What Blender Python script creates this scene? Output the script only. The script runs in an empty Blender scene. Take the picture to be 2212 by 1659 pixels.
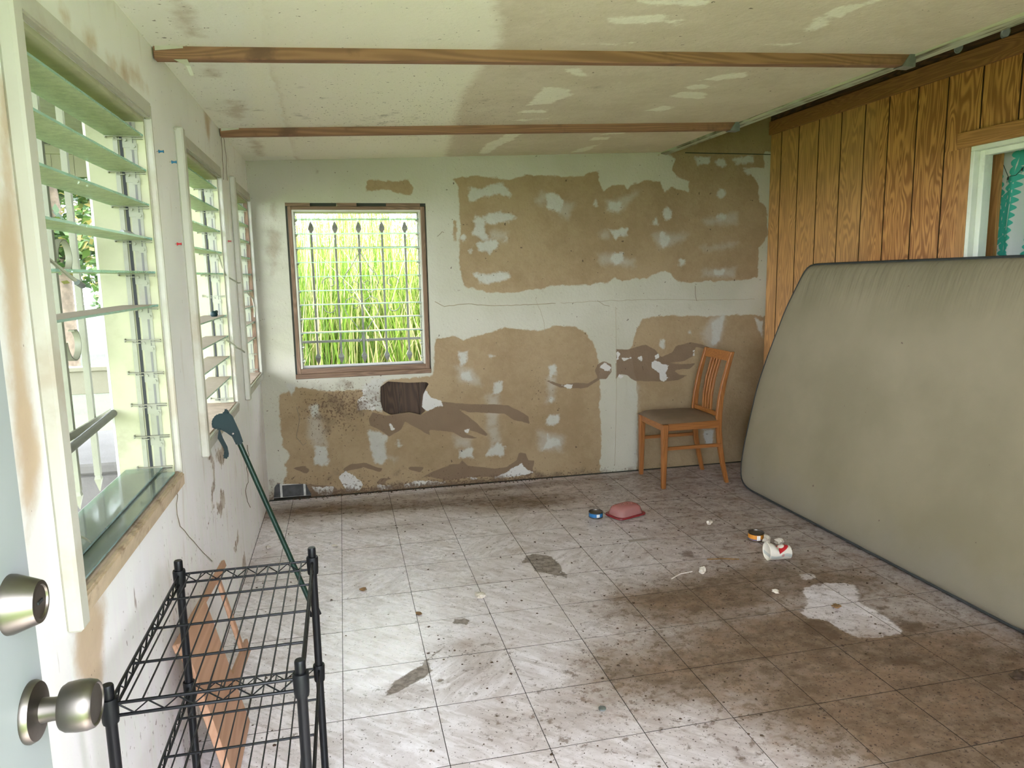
import bpy, bmesh, math, random
import numpy as np
from mathutils import Vector, Matrix, Euler

random.seed(7); rng = np.random.default_rng(7)
scene = bpy.context.scene
COL = scene.collection

# ------------------------------------------------------------------ camera
F = 1575.7268; YAW = .2265; PIT = -.1508; ROL = .0181
CAM = np.array([.5189, 0., 1.4218])
D = 4.7883          # inner face of the back wall
W = 3.5281          # inner face of the plywood wall
def cam_axes():
    f = np.array([math.sin(YAW)*math.cos(PIT), math.cos(YAW)*math.cos(PIT), math.sin(PIT)])
    r = np.array([math.cos(YAW), -math.sin(YAW), 0.]); d = np.cross(f, r)
    c, s = math.cos(ROL), math.sin(ROL)
    return np.array([c*r+s*d, -s*r+c*d, f])
AX = cam_axes()
cd = bpy.data.cameras.new('camera'); cam = bpy.data.objects.new('camera', cd); COL.objects.link(cam)
cd.sensor_width = 36; cd.lens = F/2212*36; cd.clip_start = .02; cd.clip_end = 300
Rm = Matrix((AX[0], -AX[1], -AX[2])).transposed()
cam.matrix_world = Matrix.Translation(CAM) @ Rm.to_4x4()
scene.camera = cam

# ------------------------------------------------------------------ sky, sun, exposure
world = bpy.data.worlds.new('overcast_sky'); scene.world = world; world.use_nodes = True
wn = world.node_tree; wn.nodes.clear()
wo = wn.nodes.new('ShaderNodeOutputWorld'); wb = wn.nodes.new('ShaderNodeBackground')
wb.inputs[0].default_value = (.88, .94, 1.06, 1); wb.inputs[1].default_value = 17
wn.links.new(wb.outputs[0], wo.inputs[0])
sd = bpy.data.lights.new('sun', 'SUN'); sd.energy = 26; sd.angle = math.radians(12); sd.color = (1, .97, .92)
so = bpy.data.objects.new('sun', sd); COL.objects.link(so)
so.rotation_euler = Vector((-.45, .5, -1.1)).to_track_quat('-Z', 'Y').to_euler()
scene.view_settings.view_transform = 'Standard'; scene.view_settings.look = 'None'
scene.view_settings.exposure = 0.32; scene.view_settings.gamma = 1; scene.view_settings.use_curve_mapping = False
scene.cycles.use_denoising = True
scene.cycles.max_bounces = 7; scene.cycles.diffuse_bounces = 5; scene.cycles.glossy_bounces = 2; scene.cycles.transmission_bounces = 4; scene.cycles.transparent_max_bounces = 10
scene.cycles.use_adaptive_sampling = True; scene.cycles.adaptive_threshold = .06
scene.cycles.caustics_reflective = False; scene.cycles.caustics_refractive = False
scene.cycles.sample_clamp_indirect = 8
H = math.pi/2

# ------------------------------------------------------------------ helpers
def lin(c): 
    c = c/255.; return c/12.92 if c <= .04045 else ((c+.055)/1.055)**2.4
def rgb(r, g, b): return (lin(r), lin(g), lin(b), 1.)
def ray(x, y): return AX.T @ np.array([(x-1106)/F, (y-829.5)/F, 1.])
def on(ax, v, x, y):
    d = ray(x, y); i = 'XYZ'.index(ax); t = (v-CAM[i])/d[i]; return CAM+t*d
def onplane(p0, n, x, y):
    d = ray(x, y); n = np.asarray(n, float); t = ((np.asarray(p0)-CAM) @ n)/(d @ n); return CAM+t*d

class MB:
    """collects geometry, builds ONE mesh object"""
    def __init__(s, f=None): s.v = []; s.f = []; s.map = f
    def add(s, vs, fs):
        b = len(s.v)
        s.v += [tuple(s.map(*p)) if s.map else tuple(p) for p in vs]
        s.f += [tuple(b+i for i in q) for q in fs]; return s
    def box(s, a, b):
        (x0, y0, z0), (x1, y1, z1) = a, b
        vs = [(x0,y0,z0),(x1,y0,z0),(x1,y1,z0),(x0,y1,z0),(x0,y0,z1),(x1,y0,z1),(x1,y1,z1),(x0,y1,z1)]
        return s.add(vs, [(0,3,2,1),(4,5,6,7),(0,1,5,4),(1,2,6,5),(2,3,7,6),(3,0,4,7)])
    def hexa(s, p): 
        return s.add(p, [(0,3,2,1),(4,5,6,7),(0,1,5,4),(1,2,6,5),(2,3,7,6),(3,0,4,7)])
    def beam(s, p, q, w, h, up=(0,0,1)):
        p = Vector(p); q = Vector(q); d = (q-p).normalized(); up = Vector(up)
        r = d.cross(up).normalized(); u = r.cross(d)
        o = lambda c, a, b: tuple(c+r*a*w/2+u*b*h/2)
        return s.hexa([o(p,-1,-1),o(p,1,-1),o(p,1,1),o(p,-1,1),o(q,-1,-1),o(q,1,-1),o(q,1,1),o(q,-1,1)])
    def prism(s, poly, vec):
        n = len(poly); vec = Vector(vec); top = [tuple(Vector(p)+vec) for p in poly]
        return s.add(list(poly)+top, [tuple(range(n))[::-1], tuple(range(n, 2*n))]+[(i,(i+1)%n,n+(i+1)%n,n+i) for i in range(n)])
    def tube(s, pts, r, n=8, closed=False, flat=None):
        pts = [Vector(p) for p in pts]; m = len(pts); vs = []; u = None
        rr = r if hasattr(r, '__len__') else [r]*m
        for i, p in enumerate(pts):
            a = pts[(i-1) % m] if (closed or i) else p; b = pts[(i+1) % m] if (closed or i < m-1) else p
            t = (b-a).normalized()
            if u is None:
                u = t.orthogonal().normalized()
            u = (u-t*u.dot(t)); u = u.normalized() if u.length > 1e-6 else t.orthogonal().normalized()
            w = t.cross(u)
            for k in range(n):
                an = 2*math.pi*k/n; vs.append(tuple(p+(u*math.cos(an)+w*math.sin(an))*rr[i]))
        fs = []
        for i in range(m if closed else m-1):
            j = (i+1) % m
            fs += [(i*n+k, i*n+(k+1)%n, j*n+(k+1)%n, j*n+k) for k in range(n)]
        if not closed: fs += [tuple(range(n))[::-1], tuple((m-1)*n+k for k in range(n))]
        return s.add(vs, fs)
    def lathe(s, prof, o, axis=(0,0,1), n=24, cap=True):
        o = Vector(o); ax = Vector(axis).normalized(); u = ax.orthogonal().normalized(); w = ax.cross(u)
        vs = []; fs = []; m = len(prof)
        for r, h in prof:
            for k in range(n):
                a = 2*math.pi*k/n; vs.append(tuple(o+ax*h+(u*math.cos(a)+w*math.sin(a))*r))
        for i in range(m-1): fs += [(i*n+k, i*n+(k+1)%n, (i+1)*n+(k+1)%n, (i+1)*n+k) for k in range(n)]
        if cap: fs += [tuple(range(n))[::-1], tuple((m-1)*n+k for k in range(n))]
        return s.add(vs, fs)
    def build(s, name, mat, parent=None, bevel=0, smooth=False, seg=1, local=False, attrs=None):
        me = bpy.data.meshes.new(name)
        org = Vector((0,0,0))
        if parent is not None: 
            if not local: org = WORG.get(parent.name, Vector((0,0,0)))
        elif not local and s.v:
            A = np.array(s.v); lo, hi = A.min(0), A.max(0); org = Vector(((lo[0]+hi[0])/2, (lo[1]+hi[1])/2, lo[2]))
        me.from_pydata([(x-org.x, y-org.y, z-org.z) for x, y, z in s.v], [], s.f)
        bm = bmesh.new(); bm.from_mesh(me)
        bmesh.ops.recalc_face_normals(bm, faces=bm.faces)
        if bevel:
            es = [e for e in bm.edges if len(e.link_faces) == 2 and e.calc_face_angle(0) > .5]
            bmesh.ops.bevel(bm, geom=es, offset=bevel, segments=seg, affect='EDGES', clamp_overlap=True)
        bm.to_mesh(me); bm.free()
        if smooth:
            me.polygons.foreach_set('use_smooth', [True]*len(me.polygons))
            if smooth != 'all': me.set_sharp_from_angle(angle=math.radians(40))
        if mat is not None: me.materials.append(mat)
        o = bpy.data.objects.new(name, me); COL.objects.link(o)
        if parent is not None: o.parent = parent
        else: o.location = org
        WORG[o.name] = org if not local else Vector((0,0,0))
        return o
WORG = {}
def empty(name, loc=(0,0,0), rz=0):
    o = bpy.data.objects.new(name, None); COL.objects.link(o); o.location = loc; o.rotation_euler = (0,0,rz)
    o.empty_display_size = .05; WORG[o.name] = Vector(loc); return o
def tag(o, label, cat, group=None):
    o['label'] = label; o['category'] = cat
    if group: o['group'] = group
    return o
def struct(o, label=None):
    o['kind'] = 'structure'
    if label: o['label'] = label
    return o
def share(src, name, parent, loc=(0,0,0), rot=None):
    """a part that shares another part's mesh, offset by loc"""
    o = bpy.data.objects.new(name, src.data); COL.objects.link(o); o.parent = parent; o.location = loc
    if rot: o.rotation_euler = rot
    WORG[o.name] = WORG.get(src.name, Vector((0,0,0))); return o

# ------------------------------------------------------------------ materials
class NT:
    def __init__(s, name):
        s.m = bpy.data.materials.new(name); s.m.use_nodes = True; s.t = s.m.node_tree; s.t.nodes.clear()
        s.out = s.n('ShaderNodeOutputMaterial')
    def n(s, typ, **kw):
        x = s.t.nodes.new(typ)
        for k, v in kw.items(): setattr(x, k, v)
        return x
    def L(s, a, b):
        if isinstance(a, (int, float)): b.default_value = a
        elif isinstance(a, tuple): b.default_value = a if len(a) == len(b.default_value) else a[:len(b.default_value)]
        else: s.t.links.new(a, b)
    def pos(s): return s.n('ShaderNodeNewGeometry').outputs['Position']
    def obj(s): return s.n('ShaderNodeTexCoord').outputs['Object']
    def rand(s): return s.n('ShaderNodeObjectInfo').outputs['Random']
    def mapv(s, v, scale=(1,1,1), rot=(0,0,0), loc=(0,0,0)):
        x = s.n('ShaderNodeMapping'); s.L(v, x.inputs[0]); x.inputs['Scale'].default_value = scale
        x.inputs['Rotation'].default_value = rot
        s.L(loc, x.inputs['Location']); return x.outputs[0]
    def noise(s, v, scale=5, det=4, ro=.55, dist=0, out=0):
        x = s.n('ShaderNodeTexNoise'); s.L(v, x.inputs['Vector']); x.inputs['Scale'].default_value = scale
        x.inputs['Detail'].default_value = det; x.inputs['Roughness'].default_value = ro; x.inputs['Distortion'].default_value = dist
        return x.outputs[out]
    def math(s, op, a, b=0., c=None, clamp=False):
        x = s.n('ShaderNodeMath', operation=op, use_clamp=clamp); s.L(a, x.inputs[0]); s.L(b, x.inputs[1])
        if c is not None: s.L(c, x.inputs[2])
        return x.outputs[0]
    def step(s, v, lo, hi, a=0., b=1.):
        x = s.n('ShaderNodeMapRange', interpolation_type='SMOOTHSTEP'); s.L(v, x.inputs[0])
        for i, q in enumerate((lo, hi, a, b)): s.L(q, x.inputs[1+i])
        return x.outputs[0]
    def mix(s, f, a, b, mode='MIX'):
        x = s.n('ShaderNodeMix', data_type='RGBA', blend_type=mode); s.L(f, x.inputs[0]); s.L(a, x.inputs[6]); s.L(b, x.inputs[7])
        return x.outputs[2]
    def attr(s, name): return s.n('ShaderNodeAttribute', attribute_name=name).outputs['Fac']
    def vadd(s, a, b):
        x = s.n('ShaderNodeVectorMath', operation='ADD'); s.L(a, x.inputs[0]); s.L(b, x.inputs[1]); return x.outputs[0]
    def vscale(s, a, k):
        x = s.n('ShaderNodeVectorMath', operation='SCALE'); s.L(a, x.inputs[0]); s.L(k, x.inputs['Scale']); return x.outputs[0]
    def comb(s, x, y, z):
        c = s.n('ShaderNodeCombineXYZ'); s.L(x, c.inputs[0]); s.L(y, c.inputs[1]); s.L(z, c.inputs[2]); return c.outputs[0]
    def sep(s, v):
        c = s.n('ShaderNodeSeparateXYZ'); s.L(v, c.inputs[0]); return c.outputs
    def bump(s, h, dist=.002, st=1.):
        x = s.n('ShaderNodeBump'); s.L(h, x.inputs['Height']); x.inputs['Distance'].default_value = dist; x.inputs['Strength'].default_value = st
        return x.outputs[0]
    def bsdf(s, col, rough=.6, metal=0., bump=None, **kw):
        b = s.n('ShaderNodeBsdfPrincipled'); s.L(col, b.inputs['Base Color']); s.L(rough, b.inputs['Roughness']); s.L(metal, b.inputs['Metallic'])
        if bump is not None: s.L(bump, b.inputs['Normal'])
        for k, v in kw.items(): s.L(v, b.inputs[k])
        return b.outputs[0]
    def mixs(s, f, a, b):
        x = s.n('ShaderNodeMixShader'); s.L(f, x.inputs[0]); s.t.links.new(a, x.inputs[1]); s.t.links.new(b, x.inputs[2]); return x.outputs[0]
    def done(s, sh): s.t.links.new(sh, s.out.inputs[0]); return s.m

def m_simple(name, col, rough=.6, metal=0., var=.12, scale=14, bump=0., dirt=None, dirt_amt=.5, spec=.5):
    t = NT(name); p = t.obj(); f = t.noise(p, scale, 4)
    c = t.mix(t.step(f, .3, .7), tuple(x*(1-var) for x in col[:3])+(1,), tuple(min(1, x*(1+var)) for x in col[:3])+(1,))
    if dirt: c = t.mix(t.math('MULTIPLY', t.step(t.noise(p, scale*.6, 6, .65), .5, .68), dirt_amt), c, dirt)
    return t.done(t.bsdf(c, rough, metal, t.bump(t.noise(p, scale*6, 3), bump) if bump else None, **{'Specular IOR Level': spec}))
def m_wood(name, c1, c2, axis=0, scale=1., rough=.6, dark=None, ring=26):
    """long-grain wood along axis (object space)"""
    t = NT(name); p = t.obj(); sc = [9., 9., 9.]; sc[axis] = .8
    rr = t.rand(); off = t.vscale(t.comb(rr, t.math('MULTIPLY', rr, 7.3), t.math('MULTIPLY', rr, 3.1)), 40.)
    q = t.vadd(t.mapv(p, tuple(x*scale for x in sc)), off)
    n1 = t.noise(q, 1., 2, .5, .3)
    g = t.math('FRACT', t.math('MULTIPLY', n1, ring)); g = t.math('ABSOLUTE', t.math('SUBTRACT', g, .5))
    fine = t.noise(t.mapv(q, tuple(12. if i != axis else 1. for i in range(3))), 1.5, 3)
    f = t.math('ADD', t.math('MULTIPLY', t.step(g, .05, .45), .65), t.math('MULTIPLY', fine, .35))
    c = t.mix(f, c1, c2)
    if dark: c = t.mix(t.step(t.noise(p, 5, 5, .6), .55, .7), c, dark)
    return t.done(t.bsdf(c, rough, 0., t.bump(f, .0006)))

WHITE = rgb(222, 219, 206); MUD = rgb(226, 222, 208); PAPER = rgb(178, 152, 120); TORN = rgb(134, 105, 80); GYP = rgb(240, 236, 224)
M = {}
M['trim'] = m_simple('cream_trim_paint', rgb(184, 182, 168), .45, var=.04, scale=6, dirt=rgb(150, 128, 98), dirt_amt=.45)
M['reveal'] = m_simple('painted_reveal_board', rgb(170, 170, 138), .6, var=.06, scale=9, dirt=rgb(104, 98, 74), dirt_amt=.3)
M['sill'] = m_simple('dusty_sill_wood', rgb(150, 132, 112), .85, var=.2, scale=14, dirt=rgb(80, 64, 50), dirt_amt=.7)
M['sill_dirty'] = m_simple('stained_sill_board', rgb(186, 166, 138), .85, var=.12, scale=16, dirt=rgb(112, 84, 58), dirt_amt=.8, bump=.0015)
M['alu'] = m_simple('painted_aluminium', rgb(142, 143, 124), .4, .1, var=.05, scale=20, dirt=rgb(120, 112, 92), dirt_amt=.35)
M['rubber'] = m_simple('black_weatherstrip', rgb(24, 28, 28), .6)
M['bars'] = m_simple('cream_iron_bars', rgb(132, 132, 112), .5, var=.06)
M['greyiron'] = m_simple('grey_iron_bars', rgb(104, 104, 98), .5, var=.1)
M['black'] = m_simple('black_powder_coat', rgb(7, 8, 11), .42, 0., var=.25, scale=30, spec=.25)
M['blackcap'] = m_simple('black_plastic', rgb(9, 11, 13), .5, var=.2, scale=30, spec=.25)
M['steel'] = m_simple('brushed_steel', rgb(112, 106, 99), .38, 1., var=.12, scale=18, dirt=rgb(92, 78, 66), dirt_amt=.7)
M['galv'] = m_simple('galvanised_steel', rgb(140, 148, 146), .5, .8, var=.15, scale=40)
M['door'] = m_simple('pale_grey_door_paint', rgb(140, 145, 143), .45, var=.03, scale=3, dirt=rgb(132, 130, 124), dirt_amt=.4)
M['green'] = m_simple('green_enamel', rgb(18, 50, 38), .35, .2, var=.1)
M['teal_plastic'] = m_simple('dark_teal_plastic', rgb(6, 34, 34), .55, spec=.25, var=.08)
M['tanwood'] = m_wood('pale_tan_wood', rgb(178, 138, 110), rgb(162, 121, 93), 1, 1., .6, ring=9)
M['darkband'] = m_wood('dark_roof_wood', rgb(92, 62, 36), rgb(50, 34, 22), 1, 1., .8)
M['beam'] = m_wood('bare_brown_beam', rgb(150, 110, 82), rgb(116, 82, 60), 0, .8, .75, dark=rgb(104, 74, 56))
M['fasciaw'] = m_wood('brown_fascia_wood', rgb(160, 110, 64), rgb(126, 84, 48), 1, 1., .6)
M['trimw'] = m_wood('brown_casing_wood', rgb(184, 130, 76), rgb(146, 100, 56), 1, 1., .6)
M['trimwv'] = m_wood('brown_casing_wood_upright', rgb(186, 134, 80), rgb(150, 104, 58), 2, 1., .6)
M['winwood'] = m_wood('weathered_window_wood', rgb(126, 100, 78), rgb(98, 76, 58), 0, 1., .75)
M['winwoodv'] = m_wood('weathered_window_wood_upright', rgb(126, 100, 78), rgb(98, 76, 58), 2, 1., .75)
M['chairx'] = m_wood('honey_beech', rgb(148, 95, 46), rgb(124, 74, 32), 0, 1.4, .42, ring=12)
M['chairz'] = m_wood('honey_beech_upright', rgb(148, 95, 46), rgb(124, 74, 32), 2, 1.4, .42, ring=12)
M['seat'] = m_simple('brown_vinyl_seat', rgb(104, 85, 64), .55, var=.1, scale=12, bump=.0005)
M['orangewood'] = m_wood('orange_brown_jamb', rgb(186, 122, 66), rgb(160, 98, 52), 2)
M['darkshim'] = m_simple('dark_gap_shim', rgb(52, 54, 46), .9)
M['concrete'] = m_simple('porch_concrete', rgb(96, 93, 88), .9, var=.15, scale=4)
M['block'] = m_simple('dark_concrete_block', rgb(74, 74, 72), .95, var=.2, scale=30, bump=.002)
M['mortar'] = m_simple('grey_mortar', rgb(190, 186, 176), .95, var=.15, scale=40)
M['cavity'] = m_wood('brown_wall_cavity_board', rgb(84, 66, 52), rgb(58, 46, 37), 2, .8, .9)
M['web'] = m_simple('dusty_cobweb', rgb(150, 136, 112), .95)
M['wire'] = m_simple('thin_brown_wire', rgb(110, 96, 78), .7)
M['crackline'] = m_simple('cracked_joint_edge', rgb(150, 140, 116), .95)
M['exterior'] = m_simple('exterior_cream_siding', rgb(126, 122, 102), .8, var=.05, scale=3)
M['roofing'] = m_simple('roof_panel', rgb(120, 116, 108), .9)

# ------------------------------------------------------------------ signed distances
def sdpoly(P, poly):
    poly = np.asarray(poly, float); n = len(poly); d = np.full(len(P), 1e9); ins = np.zeros(len(P), bool)
    for i in range(n):
        a, b = poly[i], poly[(i+1) % n]; e = b-a; w = P-a
        t = np.clip((w @ e)/max(e @ e, 1e-12), 0, 1); q = w-np.outer(t, e); d = np.minimum(d, (q*q).sum(1))
        c = (a[1] <= P[:, 1]) != (b[1] <= P[:, 1])
        with np.errstate(divide='ignore', invalid='ignore'):
            xi = a[0]+(P[:, 1]-a[1])/(b[1]-a[1])*e[0]
        ins ^= c & (P[:, 0] < xi)
    return np.where(ins, 1, -1)*np.sqrt(d)
def sdmany(P, polys, base=-.3):
    r = np.full(len(P), base)
    for q in polys: r = np.maximum(r, sdpoly(P, q))
    return np.clip(r, -.3, .3)
def crop(ox, oy, s, *lists):
    return [[(ox+x*s, oy+y*s) for x, y in l] for l in lists]
def ell(cx, cy, rx, ry, n=12): return [(cx+rx*math.cos(2*math.pi*i/n), cy+ry*math.sin(2*math.pi*i/n)) for i in range(n)]
def toback(polys): return [[(lambda p: (p[0], p[2]))(on('Y', D, x, y)) for x, y in q] for q in polys]
def toleft(polys): return [[(lambda p: (p[1], p[2]))(on('X', 0, x, y)) for x, y in q] for q in polys]
def tofloor(polys): return [[(lambda p: (p[0], p[1]))(on('Z', 0, x, y)) for x, y in q] for q in polys]
CZ0, CSL = 2.118, .0375
def toceil(polys): return [[(lambda p: (p[0], p[1]))(onplane((0,0,CZ0), (-CSL,0,1), x, y)) for x, y in q] for q in polys]
def gridsheet(us, vs, fn, holes=(), snap=(), skirt=None):
    """regular sheet over us x vs, faces inside holes dropped, rims snapped to the outline, optional skirt vector"""
    U, V = np.meshgrid(us, vs, indexing='ij'); nu, nv = U.shape; P = np.stack([U.ravel(), V.ravel()], 1)
    idx = np.arange(nu*nv).reshape(nu, nv)
    f = np.stack([idx[:-1,:-1], idx[1:,:-1], idx[1:,1:], idx[:-1,1:]], -1).reshape(-1, 4)
    c = P[f].mean(1); keep = np.ones(len(f), bool)
    for (a0, a1, b0, b1) in holes: keep &= ~((c[:,0] > a0) & (c[:,0] < a1) & (c[:,1] > b0) & (c[:,1] < b1))
    for poly in snap:
        keep &= sdpoly(c, poly) < 0
    fk = f[keep]
    rim = []
    for poly in snap:
        poly = np.asarray(poly); s = sdpoly(P, poly); cand = np.where(np.abs(s) < (us[1]-us[0])*1.05)[0]
        used = np.zeros(len(P), bool); used[fk.ravel()] = True
        dropped = np.zeros(len(P), bool); dropped[f[~keep].ravel()] = True
        for i in cand:
            if used[i] and dropped[i]:
                best = None
                for k in range(len(poly)):
                    a, b = poly[k], poly[(k+1) % len(poly)]; e = b-a; t = np.clip((P[i]-a) @ e/(e @ e), 0, 1); q = a+t*e
                    dd = ((P[i]-q)**2).sum()
                    if best is None or dd < best[0]: best = (dd, q)
                P[i] = best[1]
    verts = [fn(u, v) for u, v in P]; faces = [tuple(map(int, q)) for q in fk]
    if skirt is not None:
        from collections import Counter
        ec = Counter()
        for q in faces:
            for k in range(4): ec[frozenset((q[k], q[(k+1) % 4]))] += 1
        extra = {}
        for q in list(faces):
            for k in range(4):
                a, b = q[k], q[(k+1) % 4]
                if ec[frozenset((a, b))] == 1:
                    for w in (a, b):
                        if w not in extra: extra[w] = len(verts); verts.append(tuple(Vector(verts[w])+Vector(skirt)))
                    faces.append((b, a, extra[a], extra[b]))
        P = np.concatenate([P, P[list(extra.keys())]]) if extra else P
    return P, verts, faces
def sheet_object(name, verts, faces, attrs, mat, boxes=None):
    n0 = len(verts); mb = MB(); mb.v = list(verts); mb.f = list(faces)
    if boxes:
        for a, b in boxes: mb.box(a, b)
    me = bpy.data.meshes.new(name); me.from_pydata(mb.v, [], mb.f)
    for k, v in attrs.items():
        a = me.attributes.new(k, 'FLOAT', 'POINT'); full = np.full(len(mb.v), -.3); full[:len(v)] = v
        a.data.foreach_set('value', full.astype(np.float32))
    me.materials.append(mat); o = bpy.data.objects.new(name, me); COL.objects.link(o); WORG[o.name] = Vector((0,0,0))
    return struct(o)

# ------------------------------------------------------------------ wall paint shaders
def m_patchwall(name, base, base2, pa=rgb(170, 145, 114), pb=rgb(188, 165, 134), k=1., tk=.45):
    K = lambda *c: tuple(x*k for x in rgb(*c)[:3])+(1.,)
    t = NT(name); p = t.pos()
    nf = t.math('SUBTRACT', t.noise(p, 26, 4, .65), .5); nm = t.math('SUBTRACT', t.noise(p, 9, 1), .5)
    def mask(a, amp=.03, amp2=.02, soft=.004):
        d = t.math('ADD', t.attr(a), t.math('ADD', t.math('MULTIPLY', nf, amp), t.math('MULTIPLY', nm, amp2)))
        return t.step(d, -soft, soft)
    bm = t.step(t.noise(p, 2.2, 2), .35, .65)
    c = t.mix(bm, base, base2)
    paper = t.mix(t.step(t.math('ADD', t.noise(p, 3, 2, .65), t.math('MULTIPLY', nf, .7)), .25, .75), pa, pb)
    bare = mask('bare', .045, .02, .006)
    c = t.mix(bare, c, paper)
    thin = mask('thin', .05, .03, .03)
    c = t.mix(t.math('MULTIPLY', thin, tk), c, K(226, 222, 208))
    mud = mask('mud', .06, .03, .011)
    c = t.mix(mud, c, t.mix(t.math('ADD', nf, .5), K(208, 203, 186), K(232, 229, 216)))
    stain = mask('stain', .08, .06, .03)
    c = t.mix(t.math('MULTIPLY', stain, .5), c, K(150, 124, 92))
    torn = mask('torn', .014, .006, .002)
    c = t.mix(torn, c, t.mix(t.math('ADD', nm, .5), K(140, 115, 88), K(156, 131, 102)))
    gyp = mask('gyp', .045, .01, .002)
    c = t.mix(gyp, c, K(244, 240, 230))
    # mould and fly specks
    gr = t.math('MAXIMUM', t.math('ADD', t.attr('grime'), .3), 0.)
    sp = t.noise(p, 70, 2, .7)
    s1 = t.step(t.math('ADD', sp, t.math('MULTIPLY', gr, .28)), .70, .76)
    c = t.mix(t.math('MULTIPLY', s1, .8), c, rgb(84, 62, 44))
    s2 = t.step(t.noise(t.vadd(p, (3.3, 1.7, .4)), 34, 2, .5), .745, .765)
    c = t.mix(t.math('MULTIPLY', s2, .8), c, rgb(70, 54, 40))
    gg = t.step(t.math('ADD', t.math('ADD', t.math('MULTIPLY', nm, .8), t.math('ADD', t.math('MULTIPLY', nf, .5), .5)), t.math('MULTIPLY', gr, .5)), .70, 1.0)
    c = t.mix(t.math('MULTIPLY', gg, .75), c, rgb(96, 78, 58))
    h = t.math('ADD', t.noise(p, 60, 2, .6), t.math('MULTIPLY', t.step(t.math('SUBTRACT', t.attr('gyp'), t.attr('torn')), -.01, .01), .8))
    rough = t.step(bare, 0, 1, .6, .85)
    return t.done(t.bsdf(c, rough, 0., t.bump(h, .0018)))
M['wallback'] = m_patchwall('patched_drywall', rgb(166, 162, 143), rgb(174, 170, 153), rgb(134, 113, 82), rgb(148, 128, 97), .55)

# ---- back wall --------------------------------------------------------------
c7 = lambda *l: crop(940, 320, .33454, *l)
c6 = lambda *l: crop(560, 740, .28933, *l)
c8 = lambda *l: crop(1100, 620, .2652, *l)
c5 = lambda *l: crop(560, 340, .27725, *l)
bare = toback(c7(
 [(110,200),(250,175),(460,205),(600,172),(680,175),(780,182),(960,180),(985,155),(1055,148),(1068,240),(1090,275),(1150,245),(1220,235),(1240,260),(1310,220),(1380,208),(1450,220),(1480,290),(1530,250),(1640,290),(1640,215),(1560,180),(1530,140),(1550,70),(1500,20),(1560,-70),(2300,-400),(2200,-100),(2120,40),(2125,125),(1990,130),(2050,170),(2085,240),(2090,330),(2140,380),(2150,560),(2090,650),(2085,840),(1980,850),(1590,870),(1490,790),(1420,815),(1370,840),(1280,845),(1210,860),(1160,835),(1110,865),(960,885),(800,885),(640,910),(540,930),(350,935),(250,905),(185,890),(165,830),(150,700),(160,560),(155,400),(150,240)],
 [(112,470),(140,465),(140,640),(118,600)]))
bare += toback([[(1420,335),(1600,240),(1680,180),(1700,330),(1640,328),(1480,333)]])
bare += toback([[(603,856),(640,835),(700,845),(780,842),(830,822),(935,812),(941,730),(985,725),(1000,735),(1050,720),(1090,708),(1160,715),(1200,703),(1245,705),(1265,718),(1284,745),(1291,770),(1296,845),(1295,872),(1299,951),(1296,1012),(1296,1050),(590,1100),(620,1020),(614,1003),(627,985),(612,965),(606,930),(604,890)]])
bare += toback(c8([(1090,255),(1200,240),(1300,232),(1500,235),(1700,235),(1930,225),(2090,235),(2085,400),(2090,700),(2085,1480),(1040,1500),(1040,1200),(1045,900),(1035,770),(985,520),(1000,470),(1040,330)]))
bare += toback(c5([(838,180),(900,180),(1160,180),(1195,230),(1185,295),(1080,280),(1000,250),(920,260),(840,260)]))
mud = toback(c7([(225,245),(290,260),(440,222),(480,270),(480,315),(380,290),(220,345)],[(310,430),(400,405),(535,430),(495,470),(340,485),(300,450)],
 [(265,440),(320,460),(330,540),(360,590),(300,595),(245,550)],[(270,620),(360,590),(410,610),(405,650),(350,680),(290,655)],ell(182,578,18,20),ell(228,665,14,22),
 [(445,600),(460,565),(470,600)],[(250,815),(470,795),(485,830),(350,875),(280,865)],[(715,300),(770,290),(830,345),(800,410),(720,380)],
 [(1130,350),(1200,340),(1210,375),(1170,415),(1115,395)],[(1470,400),(1500,380),(1530,400),(1520,450),(1480,460),(1465,430)],[(1395,495),(1430,440),(1440,490)],
 [(1130,530),(1200,515),(1250,515),(1240,560),(1190,575),(1165,600)],[(1140,710),(1165,672),(1215,675),(1220,720),(1165,760)],[(1450,600),(1460,545),(1510,570),(1505,620),(1470,640)],
 [(1800,785),(1860,780),(1860,815),(1805,820)],ell(1850,292,30,26),ell(1845,445,34,24),[(1675,60),(1780,55),(1760,95),(1700,110)],[(1810,90),(1860,60),(1890,110),(1850,130)],
 [(1920,70),(2060,50),(2050,95),(1950,100)],[(1990,140),(2050,140),(2060,170),(2010,170)],[(1575,710),(1610,720),(1600,770),(1575,765)],ell(1040,355,10,18)))
mud += toback(c6([(370,470),(440,450),(450,530),(400,560)],[(415,780),(510,780),(515,880),(495,920),(415,910)],[(800,650),(880,670),(950,700),(950,860),(910,920),(860,910),(830,780)],
 [(870,275),(930,265),(960,280),(905,340),(905,430),(920,520),(850,500),(780,440),(770,320)],[(1490,70),(1560,60),(1540,160),(1500,170)],[(1500,230),(1560,215),(1580,280),(1520,270)],
 [(1710,85),(1770,100),(1730,130)],[(1760,300),(1820,290),(1800,370),(1745,390)],[(1700,820),(1780,740),(1840,780),(1830,850),(1690,850)],[(1490,800),(1580,790),(1600,860),(1490,865)],
 [(2160,160),(2212,180),(2212,240),(2170,250)],[(200,300),(270,320),(240,400)],[(1030,730),(1050,730),(1050,780),(1030,780)]))
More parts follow.
